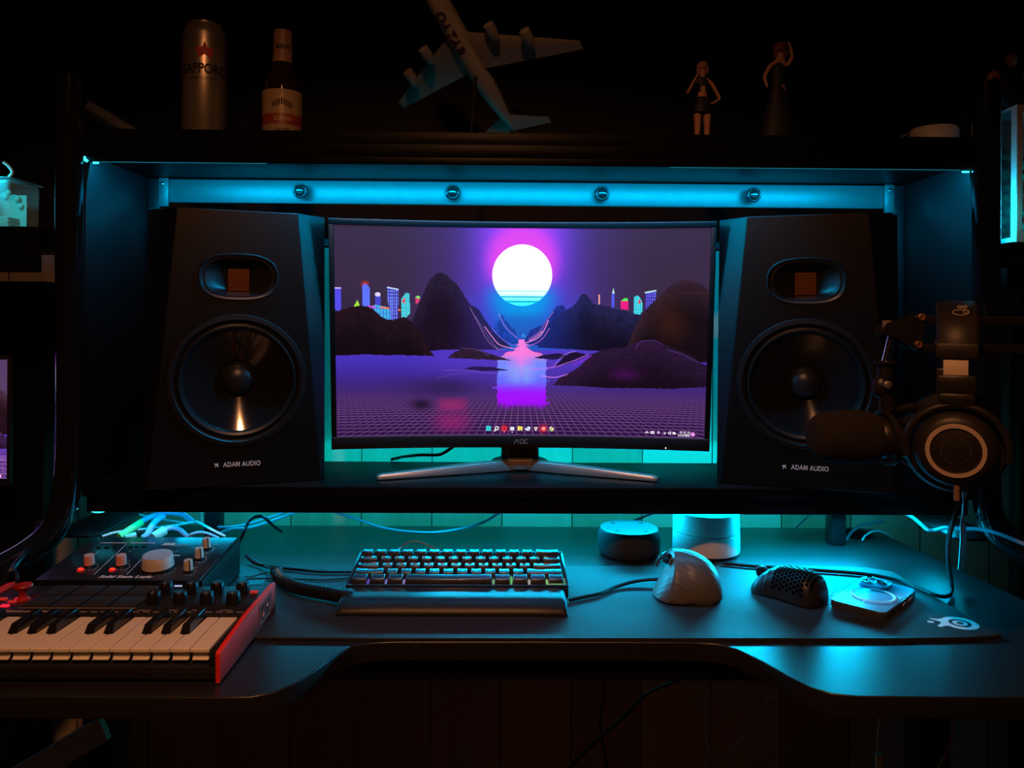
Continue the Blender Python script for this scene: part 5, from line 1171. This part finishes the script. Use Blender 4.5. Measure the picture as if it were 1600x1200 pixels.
# right side cable over the corner plate
cb('grey cable dipping past the corner plate and off to the side', [Y_(1405, 798, 1.25), Y_(1425, 808, 1.20), Y_(1440, 820, 1.15), Y_(1450, 828, 1.13), Y_(1462, 828, 1.12), Y_(1478, 824, 1.10), Y_(1500, 826, 1.08), Y_(1530, 827, 1.06), Y_(1560, 834, 1.04), Y_(1600, 850, 1.02), Y_(1650, 870, 1.0)], 0.0026, M_CABG)
# left side cables draped over the curved tube
cb('black cable crossing the curved tube beside the joystick', [Y_(62, 815, 1.15), Y_(58, 828, 1.12), Y_(52, 845, 1.1), Y_(40, 862, 1.05), Y_(22, 885, .99), Y_(8, 905, .98), Y_(-2, 930, .975)], 0.0036, M_CABB)
cb('black cable looping beside the joystick', [Y_(5, 900, .99), Y_(15, 892, .99), Y_(24, 895, .985), Y_(26, 907, .98), Y_(20, 922, .978)], 0.0028, M_CABB)
# cables under the desk
cb('dark cable hanging diagonally under the desk centre', [Y_(1095, 1045, 1.40), Y_(1060, 1062, 1.40), Y_(1010, 1085, 1.40), Y_(975, 1120, 1.40), Y_(930, 1160, 1.40), Y_(885, 1205, 1.40)], 0.0032, M_CABB)
cb('dark cable hanging straight down under the desk centre', [Y_(945, 1045, 1.42), Y_(944, 1085, 1.42), Y_(938, 1130, 1.42), Y_(945, 1180, 1.42), Y_(950, 1210, 1.42)], 0.0026, M_CABB)
cb('pale thin cable hanging straight under the desk edge', [Y_(1090, 1045, 1.36), Y_(1095, 1100, 1.36), Y_(1100, 1150, 1.36), Y_(1104, 1210, 1.36)], 0.0014, mat('cable_beige', (0.35, 0.24, 0.2), 0.5))
cb('pale thin cable curving up to the right desk wing', [Y_(1110, 1203, 1.30), Y_(1150, 1165, 1.28), Y_(1180, 1120, 1.26), Y_(1212, 1078, 1.24), Y_(1225, 1050, 1.24)], 0.0014, mat('cable_beige', (0.35, 0.24, 0.2), 0.5))
hc_ = cb('white cable with a flat plug hanging under the right desk wing', [Y_(1376, 1105, 1.10), Y_(1374, 1130, 1.10), Y_(1371, 1150, 1.10), Y_(1371, 1176, 1.10)], 0.0012, M_CABW)
bm = new(); a = Y_(1373, 1190, 1.10); box(bm, a.x - .0045, a.x + .0045, 1.097, 1.103, a.z - .022, a.z + .012, .001); obj('plug', bm, M_CABW, hc_)
cb('thin brown cable hanging below the right desk wing', [Y_(1487, 1105, 1.0), Y_(1488, 1140, 1.0), Y_(1482, 1170, 1.0), Y_(1466, 1200, 1.0)], 0.0016, mat('cable_brown', (0.35, 0.15, 0.08), 0.5))

# pale board leaning under the left wing
bm = new(); q0, q1 = Y_(168, 1158, 1.12), Y_(40, 1235, 1.06); dd = (q1 - q0).normalized(); ss = dd.cross(Vector((0, -1, 0))).normalized(); q1 = q0 + dd * (q0.z / -dd.z) * 0.999
vs = []
for p_ in (q0, q1): vs.append([bm.verts.new(p_ + ss * a_ + Vector((0, b_, 0.0)) + Vector((0, 0, 0.001))) for a_, b_ in ((0, 0), (0.034, 0), (0.034, 0.012), (0, 0.012))])
for k in range(4): bm.faces.new([vs[0][k], vs[0][(k + 1) % 4], vs[1][(k + 1) % 4], vs[1][k]])
bm.faces.new(vs[0]); bm.faces.new(vs[1])
tag(obj('leaning_board', bm, mat('board_pale', (0.5, 0.55, 0.55), 0.5)), 'pale narrow board leaning under the desk below the piano keys', 'board')

# ================================================================== SIDE SHELF ITEMS
tz = 1.2492
tub = thing('plastic_tub', 'clear plastic tub with a curled lid tab on the side shelf', 'plastic tub', (onY(-8, 358, 1.14).x, 1.15, tz))
M_CP = mat('clear_plastic', (0.5, 0.9, 0.95), 0.12, spec=0.8, alpha=0.25)
bm = new(); box(bm, -0.04, 0.034, -0.030, 0.045, 0.0005, 0.071, 0.006, 3); obj('container', bm, M_CP, tub)
bm = new(); box(bm, -0.043, 0.036, -0.033, 0.048, 0.0712, 0.0735, 0.001); obj('lid', bm, M_CP, tub)
bm = new(); secs = []
tube(bm, [(0.033, -0.030, 0.0735), (0.037, -0.030, 0.078), (0.0365, -0.030, 0.083), (0.031, -0.030, 0.090), (0.025, -0.030, 0.0945)], 0.0022, 8); obj('lid_tab', bm, mat('pale_tab', (0.5, 0.8, 0.8), 0.4), tub)
pk_ = thing('card_stack', 'stack of pale green cards inside the plastic tub', 'cards', (tub.location.x + 0.018, 1.135, tz + 0.002))
for k in range(7):
    bm = new(); box(bm, -0.008 - .0006 * (k % 2), 0.009 + .0006 * ((k + 1) % 3), -0.008, 0.02, 0.0002 + k * 0.0021, 0.0019 + k * 0.0021, 0.0003, 1); obj('card', bm, mat('card_green', (0.35, 0.85, 0.70), 0.6), pk_)
pk2 = thing('figurine_blue', 'small rounded blue plastic toy inside the plastic tub', 'toy', (tub.location.x - 0.012, 1.14, tz + 0.0018))
bm = new(); lathe(bm, [(0.012, 0), (0.016, 0.008), (0.013, 0.030), (0.009, 0.036), (0.012, 0.044), (0.009, 0.053), (0, 0.056)], 28); obj('body', bm, mat('toy_blue', (0.10, 0.45, 0.75), 0.3), pk2)
pk3 = thing('paper_garland', 'crumpled mint green paper strip inside the plastic tub', 'paper', (tub.location.x, 1.165, tz + 0.0018))
bm = new(); rg = random.Random(5)
for k in range(16):
    x = -0.03 + k * 0.0038; ellipsoid(bm, (x, rg.uniform(-.004, .004), 0.052 + rg.uniform(-.004, .005) - (0.0 if k < 12 else 0.012 * (k - 11) * .4)), (0.0042, 0.003, 0.0045), 8, 6)
box(bm, -0.031, 0.031, -0.0006, 0.0006, 0.0, 0.052); obj('strip', bm, mat('mint_paper', (0.30, 0.75, 0.65), 0.7), pk3)
# added fill light brightening the tub; a twin below brightens the display box
area('tub_fill', (-0.745, 1.10, 1.335), (30, -25, 0), 0.03, 0.03, 0.05, (0.0, 0.8, 1.0), 120)
# display box on the right shelf
rz = 1.2392
db = thing('display_box', 'tall white-framed display box with a dark side window on the side shelf', 'display box', (0, 0, 0))
e0 = onY(1588, 372, 1.125); e1 = onY(1588, 163, 1.125); bxl = e0.x; bh = e1.z
sl_ = onY(1565, 372, 1.20)
bxl2 = bxl - 0.0002; ybk = 1.235; M_WB = mat('box_white_card', (0.75, 0.78, 0.80), 0.5); M_BRN = mat('box_print_tan', (0.40, 0.24, 0.15), 0.6)
bm = new(); t4 = 0.012
# left face frame around the window
box(bm, bxl, bxl + 0.002, 1.126, 1.126 + t4, rz + .0004, bh); box(bm, bxl, bxl + 0.002, ybk - .004, ybk, rz + .0004, bh); box(bm, bxl, bxl + 0.002, 1.126 + t4, ybk - .004, rz + .0004, rz + .010); box(bm, bxl, bxl + 0.002, 1.126 + t4, ybk - .004, bh - .004, bh)
box(bm, bxl + .002, bxl + .14, ybk - .002, ybk, rz + .0004, bh); box(bm, bxl + .002, bxl + .14, 1.128, ybk - .002, bh - .002, bh); box(bm, bxl + .002, bxl + .14, 1.128, ybk - .002, rz + .0004, rz + .0024); box(bm, bxl + .138, bxl + .14, 1.128, ybk - .002, rz + .0024, bh - .002)
obj('carton', bm, M_WB, db, smooth=0)
bm = new(); box(bm, bxl + .0005, bxl + .14, 1.1245, 1.1258, rz + .001, rz + .018); box(bm, bxl + .0005, bxl + .14, 1.1245, 1.1258, bh - .012, bh); box(bm, bxl + .0005, bxl + .008, 1.1245, 1.1258, rz + .018, bh - .012); box(bm, bxl + .132, bxl + .14, 1.1245, 1.1258, rz + .018, bh - .012); obj('front_print', bm, M_BRN, db, smooth=0)
bm = new(); box(bm, bxl + .0008, bxl + .0012, 1.138, ybk - .004, rz + .010, bh - .004); obj('window_film', bm, mat('dark_film', (0.01, 0.02, 0.02), 0.12, spec=0.8, alpha=0.45), db)
dc = thing('boxed_toy', 'mottled green toy standing behind the side window of the display box', 'toy', (bxl + 0.03, 1.185, rz + 0.003))
bm = new(); rg = random.Random(9)
for k in range(26): ellipsoid(bm, (rg.uniform(-.015, .01), rg.uniform(-.025, .025), 0.010 + k * 0.0052), (0.011, 0.013, 0.0075), 10, 8)
obj('body', bm, mat('toy_green', (0.10, 0.30, 0.22), 0.6), dc)
area('box_fill', (bxl - 0.045, 1.118, rz + 0.040), (0, -100, 0), 0.02, 0.03, 0.22, (0.0, 0.62, 1.0), 150)  # added fill that brightens the carton's left edge

# ================================================================== TOP SHELF ITEMS
tzz = 1.3766
cp = onY(319, 200, 1.20)
can = thing('beer_can', 'tall silver beer can with a star and large black lettering', 'can', (cp.x, 1.20, tzz), R(21))
M_CAN = mat('can_silver', (0.50, 0.42, 0.34), 0.32, metal=0.75)
bm = new(); lathe(bm, [(0.024, 0), (0.0265, 0.001), (0.0325, 0.010), (0.0325, 0.178), (0.031, 0.186), (0.0265, 0.194), (0.0265, 0.1975), (0.0255, 0.1975), (0.0255, 0.195), (0, 0.195)], 56, T(0, 0, .0005)); obj('can_body', bm, M_CAN, can)
def wrap(me_obj, r, z0):                                 # bend flat lettering around a cylinder (x -> angle), text facing -y
    for v in me_obj.data.vertices:
        a = v.co.x / r; d = r + v.co.y * 0 + 0.0003 - v.co.y * 0
        v.co = Vector((d * math.sin(a), -d * math.cos(a), v.co.z + z0))
L1 = text('brand_print', 'SAPPORO', 0.021, mat('ink_black', (0.01, 0.01, 0.01), 0.6), can, RX(90), ext=0, sx=0.78, bold=0.0006); wrap(L1, 0.0325, 0.122)
L2 = text('small_print', 'PREMIUM BEER', 0.006, mat('ink_black', (0.01, 0.01, 0.01), 0.6), can, RX(90), ext=0); wrap(L2, 0.0325, 0.1075)
bm = new(); pts = []
for k in range(10):
    r_ = 0.0145 if k % 2 == 0 else 0.006; a = R(90 + 36 * k); pts.append((r_ * math.cos(a), r_ * math.sin(a)))
bm.faces.new([bm.verts.new((x, 0, z)) for x, z in pts]); bmesh.ops.triangulate(bm, faces=bm.faces); bmesh.ops.subdivide_edges(bm, edges=bm.edges, cuts=3, use_grid_fill=True)
st_ = obj('star_print', bm, mat('ink_red', (0.55, 0.04, 0.03), 0.5), can, smooth=0); wrap(st_, 0.0325, 0.150)
bp_ = onY(441, 200, 1.20)
bot = thing('beer_bottle', 'brown glass beer bottle with cream body and neck labels', 'bottle', (bp_.x, 1.20, tzz), R(16))
bm = new(); lathe(bm, [(0.026, 0), (0.0295, 0.003), (0.0300, 0.010), (0.0300, 0.098), (0.0285, 0.108), (0.022, 0.122), (0.0168, 0.132), (0.0148, 0.145), (0.0135, 0.175), (0.0132, 0.190), (0, 0.190)], 48, T(0, 0, .0005)); obj('glass', bm, mat('brown_glass', (0.02, 0.008, 0.003), 0.08, spec=0.6), bot)
bm = new(); lathe(bm, [(0.0302, 0.016), (0.0304, 0.0165), (0.0304, 0.093), (0.0302, 0.0935)], 48, cap=False); obj('body_label', bm, mat('label_cream', (0.38, 0.27, 0.16), 0.4), bot)
bm = new(); lathe(bm, [(0.0306, 0.040), (0.0306, 0.056)], 48, cap=False); obj('label_band', bm, mat('label_red_band', (0.30, 0.05, 0.04), 0.4), bot)
L3 = text('label_script', 'KIRIN', 0.010, mat('label_gold', (0.5, 0.3, 0.12), 0.4), bot, RX(90), ext=0, bold=.0003); wrap(L3, 0.0307, 0.048)
L4 = text('label_script', 'LAGER', 0.008, mat('ink_black', (0.01, 0.01, 0.01), 0.6), bot, RX(90), ext=0, bold=.0002); wrap(L4, 0.0306, 0.030)
bm = new()
for k in range(9): box(bm, -0.016 + .0035 * k, -0.0138 + .0035 * k, 0, 0, 0.070 - abs(k - 4) * .0012, 0.080 - abs(k - 4) * .0016)
em = obj('label_emblem', bm, mat('ink_brown', (0.10, 0.05, 0.03), 0.6), bot, smooth=0); wrap(em, 0.0306, 0.0)
bm = new(); lathe(bm, [(0.0158, 0.140), (0.0150, 0.146), (0.0140, 0.176), (0.0142, 0.186), (0.0140, 0.190), (0.0, 0.1905)], 40, cap=False); obj('neck_label', bm, mat('label_orange', (0.36, 0.19, 0.11), 0.45), bot)
L5 = text('neck_script', 'KIRIN', 0.0085, mat('ink_black', (0.01, 0.01, 0.01), 0.6), bot, RX(90), ext=0, bold=.0003); wrap(L5, 0.0152, 0.163)

# model airliner on a stand
pl_c = onY(737, 94, 1.24)
f_ = Vector((-0.45, -0.66, 0.60)).normalized(); l_ = Vector((0.876, -0.458, 0.153)); l_ = (l_ - f_ * l_.dot(f_)).normalized(); u_ = f_.cross(l_) * -1
if u_.z < 0: u_ = -u_
PMt = Matrix(((f_.x, l_.x, u_.x, pl_c.x), (f_.y, l_.y, u_.y, pl_c.y), (f_.z, l_.z, u_.z, pl_c.z), (0, 0, 0, 1)))
ap = thing('model_airliner', 'white four engined model airliner banking nose up on a stand', 'model plane', (pl_c.x, pl_c.y, tzz))
PM_ = T(-pl_c.x, -pl_c.y, -tzz) @ PMt
def px_(bm):
    for v in bm.verts: v.co = PM_ @ v.co
LL = 0.315; FR = 0.0165
bm = new(); n = 28; rr = []
for t_, s_, dz in ((0, .02, -.15), (.02, .35, -.12), (.05, .62, -.06), (.10, .88, 0), (.16, 1, 0), (.6, 1, 0), (.72, .9, .08), (.85, .6, .3), (.95, .3, .5), (1.0, .1, .6)):
    x = LL / 2 - t_ * LL; rr.append([bm.verts.new((x, FR * s_ * math.cos(2 * math.pi * k / n), FR * 1.12 * s_ * math.sin(2 * math.pi * k / n) + dz * FR)) for k in range(n)])
for a, b in zip(rr, rr[1:]):
    for k in range(n): bm.faces.new([a[k], a[(k + 1) % n], b[(k + 1) % n], b[k]])
bm.faces.new(rr[0]); bm.faces.new(rr[-1]); px_(bm); M_PW = mat('airliner_white', (0.50, 0.45, 0.40), 0.35); M_PG = mat('airliner_grey', (0.36, 0.33, 0.31), 0.4)
fus = obj('fuselage', bm, M_PW, ap, smooth=60)
def wing(name, root, tip, parent, m=M_PG, th=0.0035, vertical=False):
    bm = new(); secs = []
    for (xl, y, z, ch, tt) in (root, tip):
        prof = [(0, 0), (.15, .5), (.45, .6), (1, 0.04), (1, -.04), (.45, -.25), (.15, -.4)]
        secs.append([bm.verts.new((xl - c * ch, y if not vertical else tt * s2 * 1.0 + 0, (z + tt * s2) if not vertical else z)) for c, s2 in prof])
    for k in range(7): bm.faces.new([secs[0][k], secs[0][(k + 1) % 7], secs[1][(k + 1) % 7], secs[1][k]])
    bm.faces.new(secs[0]); bm.faces.new(secs[1]); px_(bm); return obj(name, bm, m, parent)
for s_ in (1, -1):
    wg_ = wing('wing', (0.055, s_ * 0.010, -0.006, 0.072, 0.008), (-0.035, s_ * 0.172, 0.014, 0.016, 0.0015), ap)
    wing('tailplane', (-0.118, s_ * 0.004, 0.006, 0.035, 0.003), (-0.150, s_ * 0.068, 0.012, 0.012, 0.001), ap)
    for yy, xx in ((0.060, 0.040), (0.108, 0.012)):
        bm = new(); lathe(bm, [(0.0062, 0), (0.0085, 0.001), (0.0090, 0.010), (0.0080, 0.020), (0.0045, 0.029), (0, 0.030)], 24, T(xx + 0.012, s_ * yy, -0.010) @ RY(-90)); box(bm, xx - 0.012, xx + 0.006, s_ * yy - .0008, s_ * yy + .0008, -0.006, 0.002); px_(bm); obj('engine', bm, M_PG, wg_)
wing('tail_fin', (-0.105, 0, 0.012, 0.05, 0.003), (-0.148, 0, 0.066, 0.022, 0.001), ap, mat('fin_maroon', (0.10, 0.012, 0.03), 0.4), vertical=True)
vtxt = text('airline_lettering', 'QATAR', 0.021, mat('ink_maroon', (0.05, 0.008, 0.015), 0.5), ap, Matrix.Identity(4), ext=0, sx=1.0, bold=.0005, space=1.15)
for v in vtxt.data.vertices:
    # letters run nose to tail along the belly
    x, y = v.co.x, v.co.y; a = y / (FR * 1.05); v.co = PM_ @ Vector((0.062 - x, math.sin(a) * FR * 1.05, -math.cos(a) * FR * 1.19))
bm = new(); lathe(bm, [(0.040, 0), (0.040, 0.004), (0.036, 0.006), (0, 0.006)], 32, T(0, 0, .0004)); bq = PM_ @ Vector((-0.02, 0, -0.016)); tube(bm, [(0, 0, 0.005), (0.0, 0, 0.04), (bq.x, bq.y, bq.z)], 0.003, 10); obj('stand', bm, M_BLK, ap)

# figurines grown as one skinned surface each
def skin_body(name, m, parent, verts, edges, root=0, levels=2):
    me = bpy.data.meshes.new(name); me.from_pydata([v[:3] for v in verts], edges, []); o = bpy.data.objects.new(name, me); C.objects.link(o)
    md = o.modifiers.new('skin', 'SKIN'); md.use_smooth_shade = True
    sk = me.skin_vertices[0].data
    for i, v in enumerate(verts): sk[i].radius = (v[3], v[4] if len(v) > 4 else v[3]); sk[i].use_root = (i == root)
    sb_ = o.modifiers.new('sub', 'SUBSURF'); sb_.levels = levels; sb_.render_levels = levels
    bpy.context.view_layer.update(); me2 = bpy.data.meshes.new_from_object(o.evaluated_get(bpy.context.evaluated_depsgraph_get()))
    bpy.data.objects.remove(o); return link(name, me2, m, parent, smooth=80)
M_SKIN = mat('figurine_skin', (0.62, 0.30, 0.18), 0.5); M_CLO = mat('figurine_dark_cloth', (0.014, 0.014, 0.02), 0.6)
def figurine(lab, px, hgt, pose, hair, y=1.20):
    p = onY(px, 205, y); t = thing('figurine', lab, 'figurine', (p.x, y, tzz)); k = hgt
    bm = new(); lathe(bm, [(0.026, 0), (0.026, 0.003), (0.024, 0.004), (0, 0.004)], 32, T(0, 0, .0004)); obj('base', bm, M_BLK, t)
    V = lambda x, z, r, y_=0: (x * k, y_ * k, 0.004 + z * k, r * k)
    if pose == 1:
        body = [V(0, .53, .062), V(0, .62, .046), V(0, .71, .056), V(0, .80, .030), V(0, .86, .028), V(0, .92, .05),
                V(-.05, .50, .052), V(-.05, .28, .034), V(-.062, .03, .018), V(-.065, .0, .016, -.02), V(.05, .50, .052), V(.052, .28, .034), V(.045, .03, .018), V(.045, .0, .016, -.02),
                V(-.085, .77, .024), V(-.16, .65, .019), V(-.085, .80, .014, -.06), V(-.055, .845, .011, -.075), V(.09, .77, .024), V(.185, .60, .019), V(.095, .53, .014, -.06), V(.07, .53, .011, -.07)]
        E = [(0, 1), (1, 2), (2, 3), (3, 4), (4, 5), (0, 6), (6, 7), (7, 8), (8, 9), (0, 10), (10, 11), (11, 12), (12, 13), (3, 14), (14, 15), (15, 16), (16, 17), (3, 18), (18, 19), (19, 20), (20, 21)]
    elif pose == 2:
        body = [V(0, .55, .055), V(0, .64, .042), V(0, .73, .052), V(0.01, .81, .028), V(0.02, .86, .026), V(.02, .915, .045),
                V(-.04, .50, .045), V(-.04, .28, .03), V(-.03, .03, .016), V(-.03, .0, .015, -.02), V(.05, .50, .045), V(.06, .28, .03), V(.05, .03, .016), V(.05, .0, .015, -.02),
                V(-.07, .78, .022), V(-.12, .68, .018), V(-.10, .58, .012, -.03), V(.08, .78, .022), V(.115, .85, .018, -.02), V(.09, .95, .013, -.03), V(.07, .975, .010, -.03)]
        E = [(0, 1), (1, 2), (2, 3), (3, 4), (4, 5), (0, 6), (6, 7), (7, 8), (8, 9), (0, 10), (10, 11), (11, 12), (12, 13), (3, 14), (14, 15), (15, 16), (3, 17), (17, 18), (18, 19), (19, 20)]
    skin_body('body', M_SKIN, t, body, E)
    hx_, hz = body[5][0], body[5][2]
    bm = new()
    for s_ in (-1, 1): ellipsoid(bm, (hx_ + s_ * .020 * k, -.046 * k, hz - .002 * k), (.009 * k, .004 * k, .007 * k), 10, 8)
    tube(bm, [(hx_ - .010 * k, -.048 * k, hz - .026 * k), (hx_, -.050 * k, hz - .028 * k), (hx_ + .010 * k, -.048 * k, hz - .026 * k)], .002 * k, 6, 2); obj('face', bm, mat('figurine_ink', (0.03, 0.012, 0.012), 0.5), t)
    hm_ = mat('figurine_hair_%d' % pose, hair, 0.5)
    bm = new(); ellipsoid(bm, (hx_, .010 * k, hz + .014 * k), (.062 * k, .056 * k, .058 * k)); ellipsoid(bm, (hx_ - .046 * k, .004 * k, hz - .028 * k), (.019 * k, .034 * k, .042 * k)); ellipsoid(bm, (hx_ + .046 * k, .004 * k, hz - .028 * k), (.019 * k, .034 * k, .042 * k)); ellipsoid(bm, (hx_, -.036 * k, hz + .040 * k), (.045 * k, .018 * k, .018 * k)); obj('hair', bm, hm_, t)
    bm = new()
    if pose == 1:
        lathe(bm, [(.064 * k, .0), (.060 * k, .05 * k), (.068 * k, .11 * k), (.045 * k, .155 * k)], 28, T(0, 0, 0.004 + .665 * k) @ Matrix.Diagonal((1.0, .72, 1, 1)), cap=False); obj('top', bm, M_CLO, t)
        bm = new(); lathe(bm, [(.112 * k, .0), (.108 * k, .05 * k), (.085 * k, .12 * k), (.062 * k, .165 * k)], 28, T(0, 0, 0.004 + .445 * k) @ Matrix.Diagonal((1.0, .75, 1, 1)), cap=False); obj('shorts', bm, M_CLO, t)
    else:
        lathe(bm, [(.19 * k, .03 * k), (.16 * k, .20 * k), (.10 * k, .45 * k), (.062 * k, .60 * k), (.072 * k, .72 * k), (.045 * k, .80 * k)], 36, T(0, 0, 0.004) @ Matrix.Diagonal((1.0, .7, 1, 1)), cap=False); obj('long_dress', bm, M_CLO, t)
figurine('small standing figurine in a short black outfit with one hand raised to its face', 1097, 0.149, 1, (0.50, 0.20, 0.14))
figurine('small standing figurine in a long black dress with one arm raised', 1215, 0.182, 2, (0.25, 0.07, 0.05))
# dark seated figurine on top of the display box
sf = thing('seated_figurine', 'dark seated figurine with orange sleeves on top of the display box', 'figurine', (bxl + 0.012, 1.165, bh + 0.0006))
W_ = lambda x, z, r, y_=0: (x, y_, z, r)
skin_body('body', M_CLO, sf, [W_(0, .018, .017), W_(0, .040, .015), W_(0, .058, .016), W_(0, .070, .008), W_(0, .080, .012), W_(-.020, .012, .010, -.015), W_(-.030, .022, .008, -.03), W_(-.030, .006, .006, -.034), W_(.020, .012, .010, -.015), W_(.030, .022, .008, -.03), W_(.030, .006, .006, -.034),
          W_(-.020, .060, .007), W_(-.030, .045, .006, -.01), W_(-.024, .034, .005, -.022), W_(.020, .060, .007), W_(.030, .045, .006, -.01), W_(.024, .034, .005, -.022)],
          [(0, 1), (1, 2), (2, 3), (3, 4), (0, 5), (5, 6), (6, 7), (0, 8), (8, 9), (9, 10), (2, 11), (11, 12), (12, 13), (2, 14), (14, 15), (15, 16)])
for x, z in ((-.027, .048), (.027, .048), (0.0, .076)):
    bm = new(); ellipsoid(bm, (x, -.008, z), (.0095, .008, .012), 14, 10); obj('sleeve' if z < .07 else 'face', bm, mat('orange_cloth', (0.55, 0.22, 0.07), 0.6) if z < .07 else M_SKIN, sf)
bm = new(); ellipsoid(bm, (0, .001, .087), (.0165, .0155, .0125), 16, 10); obj('hair', bm, M_CLO, sf)
# low white round container and papers on the top board
lp = onY(1459, 211, 1.24)
bm = new(); lathe(bm, [(0.034, 0), (0.0365, 0.002), (0.0365, 0.054), (0.034, 0.059), (0.020, 0.062), (0, 0.062)], 48, T(lp.x, 1.24, tzz + .0005)); tag(obj('round_container', bm, M_WHT), 'round white container near the end of the top board', 'container')
pp = onY(1405, 211, 1.24); bm = new(); prism(bm, [(-0.045, -0.02), (0.028, -0.035), (0.045, 0.03), (-0.020, 0.045)], 0.0006, 0.0020)
for v in bm.verts: v.co = T(pp.x - 0.030, 1.245, tzz + 0.0002) @ v.co + Vector((0, 0, max(0, v.co.x + .045) * 0.58))
tag(obj('leaflet', bm, mat('paper_buff', (0.40, 0.34, 0.28), 0.7)), 'buff leaflet with one lifted end beside the round container', 'leaflet')
gl_ = thing('glass_frame', 'small tilted dark glass frame with a lit edge behind the round container', 'frame', (onY(1507, 205, 1.27).x, 1.27, tzz))
bm = new(); box(bm, -0.03, 0.03, -0.002, 0.002, 0.0006, 0.095, 0.0008); obj('pane', bm, mat('dark_glass', (0.01, 0.02, 0.03), 0.08, spec=0.8), gl_)
bm = new(); tube(bm, [(-0.024, -0.003, 0.055), (0.014, -0.003, 0.077)], 0.0012, 8, 0); obj('edge_trim', bm, M_SIL, gl_)
gk = thing('black_book', 'thin black book leaning flat at the end of the top board', 'book', (onY(190, 205, 1.22).x, 1.22, tzz))
MB_ = T(-0.01, 0, 0.002) @ RY(31); bm = new(); box(bm, -0.065, 0.045, -0.02, 0.05, 0.0, 0.006, 0.001, mtx=T(0, 0, 0.032) @ RY(31)); obj('cover', bm, mat('book_cover', (0.02, 0.03, 0.04), 0.25), gk)
bm = new(); box(bm, -0.062, 0.043, -0.018, 0.048, 0.0066, 0.020, 0.001, mtx=T(0, 0, 0.032) @ RY(31)); obj('page_block', bm, mat('book_pages', (0.10, 0.10, 0.12), 0.5), gk)
